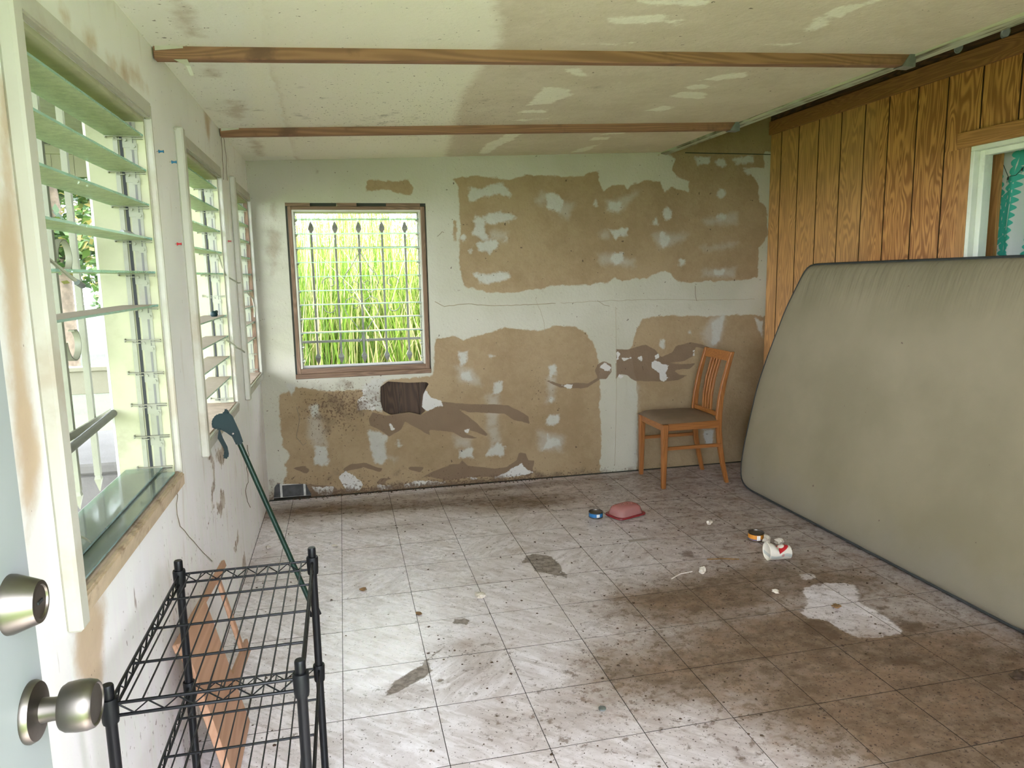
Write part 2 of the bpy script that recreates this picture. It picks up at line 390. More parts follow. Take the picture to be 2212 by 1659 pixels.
mud += toback(c8([(1650,300),(1750,220),(1720,360),(1720,430),(1650,480)],ell(1245,465,26,38),[(330,640),(375,630),(385,720),(330,735)],[(330,1040),(400,1050),(400,1110),(310,1135),(295,1090)],
 [(310,1200),(340,1240),(410,1250),(420,1290),(340,1310),(260,1340),(300,1270)],[(1580,1150),(1660,1170),(1650,1290),(1600,1300)],[(2010,260),(2070,270),(2060,400),(2020,340)],ell(1468,370,14,12),ell(345,915,20,25)))
thin = toback(c7([(655,325),(690,280),(720,300),(720,370),(650,350)],[(830,345),(895,360),(860,460),(790,410)],[(1105,345),(1330,275),(1250,350),(1180,420),(1115,400)],[(1060,690),(1150,680),(1280,720),(1280,770),(1070,745)],
 [(1400,555),(1460,545),(1630,560),(1600,600),(1450,645)],[(1730,460),(1950,420),(1950,490),(1750,500)],[(1720,640),(1950,610),(1930,640),(1730,665)],[(1730,790),(1940,770),(1930,830),(1730,830)],[(350,540),(470,540),(460,600),(360,590)],[(1070,550),(1120,540),(1130,580),(1080,580)]))
thin += toback(c6([(360,560),(450,540),(480,640),(510,760),(415,780),(370,700)],[(1470,180),(1590,200),(1660,320),(1500,280)],[(1700,400),(1790,390),(1780,620),(1700,640)],[(1450,700),(1580,720),(1580,790),(1470,780)],[(1700,640),(1780,620),(1800,740),(1740,760)],[(980,860),(1020,860),(1010,890)]))
thin += toback(c8([(1640,250),(1760,220),(1730,430),(1640,520),(1560,380)],[(310,740),(380,740),(370,920),(310,940)],[(230,1170),(450,1220),(430,1330),(250,1330)],[(980,800),(1045,800),(1045,1000),(985,1000)],[(1010,1150),(1060,1150),(1050,1450),(1000,1450)]))
torn = toback(c6([(815,565),(850,520),(950,545),(1080,515),(1210,540),(1300,490),(1370,440),(1480,455),(1600,460),(1750,460),(1860,470),(1940,510),(2010,550),(2020,610),(1960,590),(1900,580),(1830,530),(1700,525),(1560,520),(1490,500),(1600,580),(1660,640),(1700,680),(1760,680),(1690,695),(1560,650),(1540,680),(1655,720),(1520,710),(1450,670),(1260,650),(1285,700),(1180,640),(1090,590),(1060,650),(970,700),(900,650),(830,620)],
 [(1190,1020),(1300,960),(1440,910),(1500,905),(1510,870),(1560,920),(1650,930),(1760,940),(1850,930),(1920,880),(1940,820),(1990,830),(2010,880),(2055,880),(2050,910),(2040,940),(2050,970),(2010,1000),(1880,990),(1760,1000),(1550,1010),(1400,1030),(1260,1000)],
 [(880,1050),(900,1015),(1030,1005),(950,1030),(920,1070)],[(240,935),(330,920),(380,950),(350,980)],[(620,950),(680,905),(800,900),(880,930),(930,940),(900,970),(780,930),(650,960)],[(1110,925),(1230,930),(1200,970),(1120,950)],[(350,1050),(400,1060),(560,1075),(600,1110),(560,1150),(390,1150)]))
torn += toback(c8([(868,505),(970,510),(1060,480),(1110,470),(1190,510),(1240,570),(1330,530),(1360,480),(1480,450),(1560,465),(1645,500),(1600,505),(1520,485),(1500,560),(1430,600),(1290,620),(1400,630),(1520,620),(1470,665),(1360,675),(1340,680),(1390,715),(1450,720),(1380,760),(1260,770),(1020,765),(960,720),(900,710),(868,750)],
 [(700,680),(720,630),(770,605),(830,630),(835,690),(790,750),(740,750),(640,815),(580,828),(420,820),(330,780),(262,740),(330,765),(430,795),(540,780),(640,785),(720,740)]))
gyp = toback(c8([(740,650),(780,615),(830,660),(830,690),(780,680)],[(430,800),(520,790),(510,820),(460,828)],[(1160,610),(1200,600),(1295,640),(1270,710),(1305,740),(1260,770),(1230,750),(1230,700),(1170,660)],[(870,510),(905,540),(885,600),(868,620)],[(920,580),(1000,575),(940,600)],[(1045,570),(1085,560),(1080,600),(1055,595)],[(1190,545),(1230,530),(1225,585),(1190,575)],[(1490,520),(1508,515),(1505,555)],[(880,715),(950,715),(910,760)]))
gyp += toback(c6([(590,1000),(640,965),(700,985),(780,1060),(750,1110),(650,1110)],[(395,1080),(555,1080),(550,1140),(440,1140)],[(1220,370),(1250,350),(1280,410),(1365,430),(1365,470),(1240,510),(1215,480)],[(735,430),(770,400),(800,420),(880,510),(830,500),(740,500)],[(760,345),(800,350),(780,400)],[(880,1060),(1010,1075),(960,1100),(890,1100)],[(1080,1060),(1200,1030),(1390,1040),(1370,1060),(1090,1080)],[(1900,930),(1960,900),(2000,950),(2040,970),(1950,1000),(1760,1010),(1850,970)],[(1550,1010),(1640,1010),(1600,1025)],[(960,590),(1010,640),(990,655)],[(1510,660),(1570,645),(1560,680)]))
stain = toback(c5([(90,540),(150,600),(160,850),(110,900),(80,800),(75,650)],[(100,350),(120,360),(115,460),(98,440)]))
hole1 = toback(c6([(905,330),(960,290),(1110,300),(1250,295),(1265,310),(1225,390),(1215,480),(1245,510),(1205,540),(1120,520),(980,540),(925,510),(905,440)]))[0]
hole2 = toback(c6([(112,1085),(130,1055),(350,1055),(370,1100),(390,1130),(382,1163),(108,1182)]))[0]
BWX0, BWX1, BWZ0, BWZ1 = .212, 1.076, .778, 1.874
st = .011
us = np.unique(np.round(np.concatenate([np.arange(0, W+.03, st), [BWX0, BWX1]]), 4)); vs = np.unique(np.round(np.concatenate([np.arange(0, 2.62, st), [BWZ0, BWZ1]]), 4))
Pb, vb, fb = gridsheet(us, vs, lambda u, v: (u, D, v), holes=[(BWX0, BWX1, BWZ0, BWZ1)], snap=[hole1, hole2], skirt=(0, .014, 0))
X, Z = Pb[:, 0], Pb[:, 1]
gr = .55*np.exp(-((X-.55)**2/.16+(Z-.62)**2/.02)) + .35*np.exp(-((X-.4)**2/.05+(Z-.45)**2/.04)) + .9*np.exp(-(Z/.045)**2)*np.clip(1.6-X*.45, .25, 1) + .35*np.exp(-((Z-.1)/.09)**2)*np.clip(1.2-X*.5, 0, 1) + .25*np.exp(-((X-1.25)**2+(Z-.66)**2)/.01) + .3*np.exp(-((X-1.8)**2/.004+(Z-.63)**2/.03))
wall_back = sheet_object('wall_back', vb, fb, dict(bare=sdmany(Pb, bare), mud=sdmany(Pb, mud), thin=sdmany(Pb, thin), torn=sdmany(Pb, torn), gyp=sdmany(Pb, gyp), stain=sdmany(Pb, stain), grime=gr-.3), M['wallback'],
   boxes=[((-.16, D+.11, -.3), (BWX0, D+.16, 2.7)), ((BWX1, D+.11, -.3), (W+.3, D+.16, 2.7)), ((BWX0, D+.11, -.3), (BWX1, D+.16, BWZ0)), ((BWX0, D+.11, BWZ1), (BWX1, D+.16, 2.7))])
wall_back['label'] = 'patched and torn drywall wall behind the wooden chair'
# what shows in the holes
MB().box((.55, D+.06, .25), (.86, D+.075, .80)).build('sheathing_board', M['cavity'], wall_back)
MB().box((.863, D+.06, .25), (1.2, D+.075, .80)).build('sheathing_board', M['cavity'], wall_back)
MB().box((.995, D+.016, .25), (1.03, D+.059, .775)).build('stud', M['cavity'], wall_back)
for i, (x0, x1, z0, z1) in enumerate(((0., .068, 0, .094), (.08, .215, 0, .082), (.227, .50, 0, .094), (0., .15, .106, .2), (.162, .5, .106, .2))):
    MB().box((x0, D+.035, z0+.001), (x1, D+.10, z1)).build('concrete_block', M['block'], wall_back, bevel=.003)
MB().box((0, D+.037, 0), (.5, D+.105, .2)).build('mortar_bed', M['mortar'], wall_back)
# cracked tape joints
def wline(pts, r=.0016, mat='crackline', name='cracked_joint', seed=1, jit=.003):
    rr = random.Random(seed); out = []
    for (x0, y0), (x1, y1) in zip(pts[:-1], pts[1:]):
        n = max(2, int(math.hypot(x1-x0, y1-y0)/9))
        for k in range(n):
            f = k/n; p = on('Y', D, x0+(x1-x0)*f, y0+(y1-y0)*f); out.append((p[0]+rr.uniform(-jit, jit), D-.0002, p[2]+rr.uniform(-jit, jit)))
    return MB().tube(out, r, 5).build(name, M[mat], wall_back)
wline([(940,652),(960,662),(1000,656),(1060,660),(1150,658),(1210,655)], .0026)
wline([(1210,655),(1300,650),(1420,647),(1520,648),(1640,646)], .0014, seed=2)
wline([(1330,663),(1331,760),(1332,830),(1328,1015)], .0016, seed=3, jit=.001)
wline([(1157,645),(1176,697),(1176,730)], .0012, seed=4)
wline([(1290,650),(1305,660),(1330,662)], .0018, seed=5)
wline([(640,880),(648,905),(640,945),(655,962),(668,950)], .0018, 'wire', 'cobweb', 6)
wline([(945,510),(955,500),(965,505)], .0015, 'wire', 'cobweb', 7)
wline([(1502,618),(1503,645),(1506,655)], .002, 'wire', 'cobweb', 8)
# drywall seam on the right-hand top panel
p0 = on('Y', D, 1480, 331); p1 = on('Y', D, 1664, 331)
MB().box((p0[0], D-.003, p0[2]), (W, D+.001, p0[2]+.006)).build('panel_seam', M['darkshim'], wall_back)

# ---- left wall --------------------------------------------------------------
LW = [(1.45, 2.335), (2.79, 3.615), (4.05, 4.72)]; LZ0, LZ1 = .84, 1.875
def m_leftwall():
    t = NT('stained_white_left_wall'); p = t.pos(); z = t.sep(p)[2]
    nf = t.math('SUBTRACT', t.noise(p, 20, 4, .65), .5); nm = t.math('SUBTRACT', t.noise(p, 7, 1), .5)
    c = t.mix(t.step(t.noise(p, 2, 2), .35, .65), rgb(228, 227, 221), rgb(236, 235, 230))
    low = t.step(t.math('ADD', z, t.math('MULTIPLY', nm, .25)), .62, .86, 1., 0.)
    streak = t.noise(t.mapv(p, (6, 6, .7)), 2.5, 3, .6)
    ply = t.mix(streak, rgb(226, 218, 214), rgb(239, 237, 238))
    c = t.mix(t.math('MULTIPLY', low, t.step(streak, .38, .56)), c, ply)
    d = t.math('ADD', t.attr('stain'), t.math('ADD', t.math('MULTIPLY', nf, .06), t.math('MULTIPLY', nm, .06)))
    c = t.mix(t.math('MULTIPLY', t.step(d, -.03, .03), .85), c, t.mix(t.math('ADD', nf, .5), rgb(176, 146, 108), rgb(196, 170, 132)))
    d = t.math('ADD', t.attr('torn'), t.math('ADD', t.math('MULTIPLY', nf, .11), t.math('MULTIPLY', nm, .03)))
    tn = t.step(d, -.005, .005)
    c = t.mix(tn, c, t.mix(t.step(t.noise(t.mapv(p, (1, 1, .5)), 34, 3, .7), .4, .56), rgb(124, 98, 76), rgb(196, 186, 172)))
    c = t.mix(t.math('MULTIPLY', t.step(t.noise(t.mapv(p, (1,1,.35)), 9, 2, .6), .6, .74), .28), c, rgb(170, 142, 106))
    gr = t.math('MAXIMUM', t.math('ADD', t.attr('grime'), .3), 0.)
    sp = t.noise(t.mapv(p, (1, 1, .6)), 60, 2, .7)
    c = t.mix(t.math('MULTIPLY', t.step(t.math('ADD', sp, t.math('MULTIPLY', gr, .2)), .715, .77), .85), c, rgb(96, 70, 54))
    c = t.mix(t.math('MULTIPLY', t.step(t.noise(t.mapv(p, (3, 3, .5), loc=(2,5,1)), 14, 3, .6), .66, .72), t.math('MULTIPLY', low, .7)), c, rgb(120, 88, 68))
    return t.done(t.bsdf(c, .55, 0., t.bump(t.noise(p, 16, 3), .002)))
M['wallleft'] = m_leftwall()
us = np.unique(np.round(np.concatenate([np.arange(-.06, D, .022), [D], [q for a in LW for q in a]]), 4)); vs = np.unique(np.round(np.concatenate([np.arange(0, 2.14, .022), [LZ0, LZ1, 2.14]]), 4))
Pl, vl, fl = gridsheet(us, vs, lambda u, v: (0, u, v), holes=[(a, b, LZ0, LZ1) for a, b in LW])
lst = toleft([[(0,180),(18,180),(25,300),(30,420),(45,560),(55,800),(75,900),(85,1000),(80,1080),(60,1160),(50,1100),(30,900),(5,560)],[(233,130),(290,150),(318,190),(285,175),(240,150)],[(180,70),(205,90),(190,100)],[(132,22),(148,40),(140,46)],
   [(395,300),(420,330),(445,350),(430,355),(400,325)],[(440,240),(455,250),(450,300)],[(165,1330),(200,1290),(230,1310),(220,1480),(180,1500),(160,1430)]])
ltn = toleft(crop(380, 950, .18086, [(360,190),(420,160),(450,230),(470,330),(460,460),(470,560),(440,700),(470,800),(420,880),(375,1080),(400,950),(440,830),(420,640),(440,480),(430,300)],[(480,140),(560,60),(590,250),(540,300),(490,250)],[(480,760),(520,740),(540,600),(590,640),(590,830),(540,900),(490,880)],[(690,1320),(740,1110),(755,1190),(720,1340)],[(790,1400),(820,1340),(840,1440),(830,1560),(800,1560)]))
Yl, Zl = Pl[:, 0], Pl[:, 1]
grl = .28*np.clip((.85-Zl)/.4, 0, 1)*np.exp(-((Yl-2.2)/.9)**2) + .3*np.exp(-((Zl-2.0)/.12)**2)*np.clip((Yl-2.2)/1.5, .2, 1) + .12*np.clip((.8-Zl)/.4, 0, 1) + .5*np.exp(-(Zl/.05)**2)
wall_left = sheet_object('wall_left', vl, fl, dict(stain=sdmany(Pl, lst), torn=sdmany(Pl, ltn), grime=grl-.3), M['wallleft'],
   boxes=[((-.16, -.2, -.3), (-.001, D+.16, LZ0)), ((-.16, -.2, LZ1), (-.001, D+.16, 2.5)), ((-.16, -.2, LZ0), (-.001, 1.45, LZ1)), ((-.16, 2.335, LZ0), (-.001, 2.79, LZ1)), ((-.16, 3.615, LZ0), (-.001, 4.05, LZ1)), ((-.16, 4.72, LZ0), (-.001, D+.16, LZ1))])
wall_left['label'] = 'stained white wall with three louvred windows'

# ---- ceiling ---------------------------------------------------------------
k1 = lambda *l: crop(300, 0, .40687, *l); k2 = lambda *l: crop(1100, 0, .50271, *l)
cbare = toceil([[(568,-200),(566,81),(585,163),(600,200),(609,244),(637,345),(900,350),(1500,360),(2300,20),(2300,-300)]])
cmud = toceil(k2([(430,80),(690,60),(660,95),(435,105)],[(670,90),(755,90),(720,105)],[(555,0),(860,0),(840,25),(560,15)],[(1340,70),(1400,35),(1560,0),(1600,0),(1440,60),(1420,75)],[(1280,138),(1310,80),(1375,78),(1360,115)],[(245,300),(285,290),(335,325),(290,330)],[(75,455),(150,375),(240,375),(270,405),(180,445)],[(35,485),(170,470),(150,485)],[(820,345),(910,320),(1025,310),(1020,330),(900,345)],[(760,370),(820,362),(880,375),(790,385)],[(690,415),(740,395),(840,395),(840,425)],[(590,475),(660,455),(720,460),(650,480)],[(120,512),(185,500),(170,512)],[(340,605),(360,590),(440,588),(420,600)],[(395,580),(470,555),(560,548),(480,575)],[(270,655),(300,640),(400,615),(330,650)],[(320,190),(540,182),(500,190)],[(1080,192),(1240,186),(1200,195)]) + k1([(2010,600),(2060,585),(2175,580),(2130,600)],[(1805,815),(1850,760),(1910,740),(1960,700),(2040,700),(1990,740),(1900,780),(1850,815)],[(1420,225),(1440,205),(1660,205),(1640,225)],[(1950,640),(2100,630),(2050,645)]))
cthin = toceil([[(566,-200),(1060,-200),(1080,90),(1000,200),(960,345),(640,345),(585,163),(566,81)]])+toceil(k1([(560,0),(700,0),(760,200),(700,420),(760,640),(850,830),(640,830),(560,300)],[(1300,550),(1500,450),(1650,520),(1400,600)],[(1300,720),(1390,700),(1390,760),(1310,770)],[(1480,0),(1700,0),(1650,70),(1560,80)]))
cstain = toceil(k1([(180,0),(235,0),(330,190),(250,190)],[(345,340),(410,330),(400,410),(370,400)],[(460,600),(520,540),(560,580),(540,640)],[(580,720),(640,760),(660,830),(620,820)],[(470,530),(490,550),(470,555)]))
us = np.arange(0, 2.701, .02); us[-1] = 2.70; vs = np.linspace(-.06, D, 240)
Pc, vc, fc = gridsheet(us, vs, lambda u, v: (u, v, CZ0+CSL*u))
Xc, Yc = Pc[:, 0], Pc[:, 1]
grc = .28*np.exp(-((Xc-.9)/.7)**2-((Yc-3.6)/.8)**2)+.12*np.exp(-(Xc/.25)**2)
M['ceil'] = m_patchwall('patched_ceiling_board', rgb(228, 226, 215), rgb(236, 234, 225), rgb(199, 186, 167), rgb(211, 199, 181), k=1.12, tk=.9)
ceiling = sheet_object('ceiling', vc, fc, dict(bare=sdmany(Pc, cbare), mud=sdmany(Pc, cmud), thin=sdmany(Pc, cthin), torn=np.full(len(Pc), -.3), gyp=np.full(len(Pc), -.3), stain=sdmany(Pc, cstain), grime=grc-.3), M['ceil'])
ceiling['label'] = 'sloping patched drywall ceiling crossed by two beams'
struct(MB().box((-.3, -.2, 2.66), (5.4, D+.35, 2.76)).build('ceiling', M['roofing']), 'roof panel above the ceiling')
struct(MB().box((-.16, -.16, 2.3), (-.02, D+.16, 2.66)).box((2.76, D+.02, 2.6), (W, D+.10, 2.655)).build('wall_left', M['exterior']), 'outer wall plate under the roof')
struct(MB().box((2.72, -.06, 2.60), (W, D, 2.64)).build('ceiling', M['darkband']), 'dark roof boards above the ledge')
# weathered ledger board that closes the ceiling edge
def m_ledger():
    t = NT('weathered_ledger'); p = t.obj()
    q = t.mapv(p, (30, 1.2, 30)); f = t.noise(q, 1.2, 4, .6, .6)
    c = t.mix(t.step(f, .42, .6), rgb(176, 172, 152), rgb(88, 78, 62)); c = t.mix(t.step(t.noise(p, 7, 3), .4, .7), c, rgb(160, 162, 146))
    return t.done(t.bsdf(c, .85))
M['ledger'] = m_ledger()
struct(MB().hexa([(2.695,-.06,2.208),(2.735,-.06,2.20),(2.735,D,2.20),(2.695,D,2.208),(2.695,-.06,2.236),(2.735,-.06,2.236),(2.735,D,2.236),(2.695,D,2.236)]).box((2.735,-.06,2.225),(2.75,D,2.60)).build('trim_1', M['ledger']), 'weathered ledger strip along the ceiling edge')

def ceil_beam(y, label, wob):
    e = empty('ceiling_beam', (0, y, CZ0-.037))
    mb = MB()
    x0, x1 = .004, 2.693
    for xa, xb in ((x0, x1),):
        za, zb = CZ0+CSL*xa, CZ0+CSL*xb
        mb.hexa([(xa,y-.02,za-.036),(xb,y-.02,zb-.04),(xb,y+.02,zb-.04),(xa,y+.02,za-.036),(xa,y-.02,za+.004),(xb,y-.02,zb+.004),(xb,y+.02,zb+.004),(xa,y+.02,za+.004)])
    mb.build('timber', M['beam'], e, bevel=.003)
    z = CZ0+CSL*2.69
    MB().hexa([(2.64,y-.024,z-.046),(2.70,y-.024,z-.046),(2.70,y+.024,z-.046),(2.64,y+.024,z-.046),(2.675,y-.024,z),(2.70,y-.024,z),(2.70,y+.024,z),(2.675,y+.024,z)]).build('joist_hanger', M['galv'], e)['label'] = 'grey steel hanger'
    # paint smears and peeling flake near the wall
    MB().hexa([(.01,y-.022,CZ0-.012),(.09,y-.022,CZ0-.002),(.09,y-.0195,CZ0-.002),(.01,y-.0195,CZ0-.012),(.01,y-.022,CZ0+.003),(.09,y-.022,CZ0+.006),(.09,y-.0195,CZ0+.006),(.01,y-.0195,CZ0+.003)]).build('paint_smear', M['trim'], e)
    if wob: MB().add([(.06,y-.0225,CZ0-.036),(.10,y-.0225,CZ0-.034),(.108,y-.03,CZ0-.055),(.116,y-.028,CZ0-.082),(.106,y-.03,CZ0-.084),(.096,y-.031,CZ0-.055)],[(0,1,2,5),(5,2,3,4)]).build('paint_flake', M['trim'], e)
    tag(e, label, 'beam', 'ceiling beams')
ceil_beam(2.53, 'bare brown ceiling beam nearest the camera, with peeling paint at its left end', True)
ceil_beam(3.80, 'bare brown ceiling beam above the back window side, farther from the camera', False)

# ---- plywood wall ----------------------------------------------------------
def m_ply():
    t = NT('grooved_plywood'); p = t.obj(); rr = t.rand()
    off = t.comb(0., t.math('MULTIPLY', rr, 37.), t.math('MULTIPLY', rr, 91.))
    q = t.vadd(t.mapv(p, (1, 7.5, 1.15)), off)
    n = t.noise(q, 1.15, 2.2, .55, .35)
    fr = t.math('FRACT', t.math('MULTIPLY', n, 17)); bands = t.step(t.math('ABSOLUTE', t.math('SUBTRACT', fr, .5)), .08, .42)
    fib = t.noise(t.mapv(p, (60, 60, 1.6)), 2., 3, .6)
    blot = t.step(t.noise(t.vadd(t.mapv(p, (1, 6, 1.6)), off), 2.6, 3, .5), .48, .62)
    c = t.mix(bands, rgb(200, 144, 84), rgb(146, 95, 49))
    c = t.mix(t.math('MULTIPLY', blot, .35), c, rgb(140, 92, 48))
    c = t.mix(t.math('MULTIPLY', fib, .22), c, rgb(120, 78, 40))
    y = t.sep(t.pos())[1]
    tone = t.step(t.math('ADD', y, t.math('MULTIPLY', t.math('SUBTRACT', t.noise(p, 2), .5), .3)), 3.55, 3.85)
    c = t.mix(t.math('MULTIPLY', tone, .35), c, rgb(176, 142, 98))
    return t.done(t.bsdf(c, .42, 0., t.bump(t.noise(t.mapv(p, (60, 60, 1.6)), 2., 1), .0008)))
M['ply'] = m_ply(); M['groove'] = m_simple('shaded_groove_wood', rgb(70, 46, 26), .9)  # plank sides darkened in colour so the grooves read as shadow lines
RWY0, RWY1, RWZ0, RWZ1 = 1.75, 3.05, 1.05, 1.985
wall_right = MB().box((W+.012, -.06, -.3), (W+.12, RWY0, 2.7)).box((W+.012, RWY1, -.3), (W+.12, D+.16, 2.7)).box((W+.012, RWY0, -.3), (W+.12, RWY1, RWZ0)).box((W+.012, RWY0, RWZ1), (W+.12, RWY1, 2.7)).build('wall_right', M['darkband'])
struct(wall_right, 'grooved brown plywood wall on the right')
gy = D; edges = [D]
pxs = [1685, 1722, 1764, 1812, 1862, 1912, 1972, 2035]
for x, y in zip(pxs, (400,)*8): edges.append(on('X', W, x, y)[1])
stp = .205
while edges[-1] > 0.1: edges.append(max(edges[-1]-stp, -.06))
for a, b in zip(edges[:-1], edges[1:]):
    y0, y1 = b+.0042, a-.0042
    if y1-y0 < .01: continue
    segs = [(0, 2.46)]
    if y0 < RWY1 and y1 > RWY0:
        segs = [(0, RWZ0), (RWZ1, 2.46)]
        if y1 > RWY1: MB().box((W, RWY1, RWZ0), (W+.012, y1, RWZ1)).build('plank', M['ply'], wall_right)
        if y0 < RWY0: MB().box((W, y0, RWZ0), (W+.012, RWY0, RWZ1)).build('plank', M['ply'], wall_right)
    for z0, z1 in segs: MB().box((W, y0, z0), (W+.012, y1, z1)).build('plank', M['ply'], wall_right)
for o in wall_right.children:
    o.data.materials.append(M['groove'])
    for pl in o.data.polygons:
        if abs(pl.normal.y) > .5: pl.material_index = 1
struct(MB().box((W-.022, -.06, 2.348), (W-.0005, D-.006, 2.437)).build('trim_2', M['fasciaw'], bevel=.002), 'brown board along the top of the plywood wall')
struct(MB().box((W-.008, -.06, 2.439), (W-.0005, D-.006, 2.58)).build('trim_3', M['darkband']), 'dark wood strip under the roof boards')
# two clear plastic discs hung in the dark gap
def m_clear(name, col, rough, tr=.7):
    t = NT(name); g = t.bsdf(col, rough); tb = t.n('ShaderNodeBsdfTransparent'); tb.inputs[0].default_value = (.95,.97,.97,1)
    return t.done(t.mixs(tr, g, tb.outputs[0]))
M['clearp'] = m_clear('clear_plastic', rgb(190, 194, 196), .25, .45)
for i, (x, y, lab) in enumerate(((2065, 103, 'clear round plastic disc hanging nearer the back wall, above the fascia board'), (2166, 70, 'clear round plastic disc hanging at the top right corner of the picture'))):
    p = on('X', W-.03, x, y)
    o = MB().lathe([(.002,0),(.022,.001),(.026,.004),(.026,.008),(.021,.009),(.018,.005),(.002,.004)], (W-.009, p[1], p[2]), (-1,0,0), 24).build('plastic_disc', M['clearp'], smooth=True)
    tag(o, lab, 'disc', 'clear plastic discs')

# right-hand window: casing, white frame, curtain
w5 = empty('window_5', (W, (RWY0+RWY1)/2, RWZ0)); struct(w5, 'white sliding window with teal leaf curtain behind')
MB().box((W-.018, RWY1-.002, RWZ0-.1), (W-.0006, RWY1+.055, RWZ1)).build('side_casing', M['trimwv'], w5, bevel=.002)
MB().box((W-.02, RWY0-.06, RWZ1), (W-.0006, RWY1+.08, RWZ1+.075)).build('head_casing', M['trimw'], w5, bevel=.002)
MB().box((W-.018, RWY0-.055, RWZ0-.1), (W-.0006, RWY0+.002, RWZ1)).build('side_casing', M['trimwv'], w5, bevel=.002)
M['whitealu'] = m_simple('white_window_frame', rgb(224, 226, 212), .45, var=.04, scale=8, dirt=rgb(150, 140, 118), dirt_amt=.3)
a = .022
MB().box((W-.012, RWY0, RWZ1-a), (W+.1, RWY1, RWZ1)).build('frame_rail', M['whitealu'], w5, bevel=.002)
MB().box((W-.012, RWY0, RWZ0), (W+.1, RWY1, RWZ0+a)).build('frame_rail', M['whitealu'], w5, bevel=.002)
MB().box((W-.012, RWY1-a, RWZ0+a), (W+.1, RWY1, RWZ1-a)).build('frame_stile', M['whitealu'], w5, bevel=.002)
MB().box((W-.012, RWY0, RWZ0+a), (W+.1, RWY0+a, RWZ1-a)).build('frame_stile', M['whitealu'], w5, bevel=.002)
MB().box((W+.02, RWY1-a-.03, RWZ0+a), (W+.06, RWY1-a, RWZ1-a)).build('sash_stile', M['whitealu'], w5, bevel=.002)
MB().box((W+.02, RWY0+a, RWZ1-a-.025), (W+.06, RWY1-a-.03, RWZ1-a)).build('sash_rail', M['whitealu'], w5, bevel=.002)
yj0 = on('X', W+.13, 2157, 400)[1]; yj1 = on('X', W+.13, 2134, 400)[1]
MB().box((W+.13, yj0, RWZ0-.2), (W+.15, RWY1+.1, RWZ1+.15)).build('inner_jamb', M['trimwv'], w5)
gt = NT('thin_window_glass'); gg = gt.n('ShaderNodeBsdfGlossy'); gg.inputs['Roughness'].default_value = .03; tb = gt.n('ShaderNodeBsdfTransparent'); tb.inputs[0].default_value = (.95,.98,.97,1)
M['glass'] = gt.done(gt.mixs(.94, gg.outputs[0], tb.outputs[0]))
def m_curtain():
    t = NT('teal_leaf_curtain'); p = t.obj(); s = t.sep(p); y, z = s[1], s[2]
    def leafrow(y0, sl, wid, ph, fr):
        c = t.math('ADD', t.math('MULTIPLY', z, sl), y0)
        dist = t.math('ABSOLUTE', t.math('SUBTRACT', y, c))
        lob = t.math('ABSOLUTE', t.math('SINE', t.math('ADD', t.math('MULTIPLY', z, fr), ph)))
        lim = t.math('MULTIPLY', t.math('ADD', .35, lob), wid)
        body = t.step(t.math('SUBTRACT', lim, dist), -.0015, .0015)
        vein = t.step(dist, .0015, .003)
        return t.math('MULTIPLY', body, vein)
    m = leafrow(0.06, .18, .02, .3, 84.)
    for a in ((-.07, -.3, .022, 1.1, 78.), (.17, .05, .02, 2., 84.), (-.2, .35, .022, .6, 76.), (-.36, -.2, .022, 1.7, 80.), (-.52, .25, .022, .2, 75.), (-.68, -.1, .022, 1.3, 79.), (.30, -.3, .02, .8, 77.), (.70, -.10, .021, .4, 88.), (.43, .10, .02, 1.9, 86.), (.30, .06, .022, 1.0, 80.), (.86, -.24, .02, 2.2, 84.), (.61, -.10, .016, 1.3, 92.), (.40, .03, .017, .7, 90.), (.52, .14, .018, 2.7, 82.)):
        m = t.math('MAXIMUM', m, leafrow(*a))
    c = t.mix(m, rgb(206, 206, 202), rgb(74, 176, 158))
    b = t.bsdf(c, .85); tr = t.n('ShaderNodeBsdfTranslucent'); t.L(c, tr.inputs[0])
    return t.done(t.mixs(.35, b, tr.outputs[0]))
M['curtain'] = m_curtain()
mb = MB(); ny, nz = 160, 8; vs_ = []
for i in range(ny+1):
    yy = RWY0-.15+(RWY1+.12-RWY0+.15)*i/ny
    xx = W+.19+.022*math.sin(yy*37)+.012*math.sin(yy*71+1)
    for j in range(nz+1): vs_.append((xx+.004*math.sin(j*.9+yy*20), yy, RWZ0-.3+(RWZ1+.35-RWZ0)*j/nz))
fs_ = [(i*(nz+1)+j, (i+1)*(nz+1)+j, (i+1)*(nz+1)+j+1, i*(nz+1)+j+1) for i in range(ny) for j in range(nz)]
mb.add(vs_, fs_); cur = mb.build('curtain', M['curtain'], smooth='all'); tag(cur, 'white curtain with teal leaf pattern hanging behind the right window', 'curtain')
sol = cur.modifiers.new('thickness', 'SOLIDIFY'); sol.thickness = .0012
# string of small lights in front of the curtain
sl = empty('string_light', on('X', W+.15, 2165, 330)); P3 = [on('X', W+.15, *q) for q in ((2163,322),(2163,345),(2178,382),(2195,378),(2210,362),(2230,340),(2250,330))]
MB().tube(P3, .0016, 6).build('cord', M['rubber'], sl)
for q in ((2163,345),(2178,382),(2209,362)):
    p = on('X', W+.15, *q); b = MB().lathe([(.001,0),(.004,.002),(.004,.014),(.002,.016)], p, (.2,.4,-1), 8).build('socket', M['rubber'], sl)
    MB().lathe([(.003,.015),(.0035,.022),(.001,.032)], p, (.2,.4,-1), 8).build('bulb', M['clearp'], b)
tag(sl, 'dark string of tiny lights across the right window', 'string light')
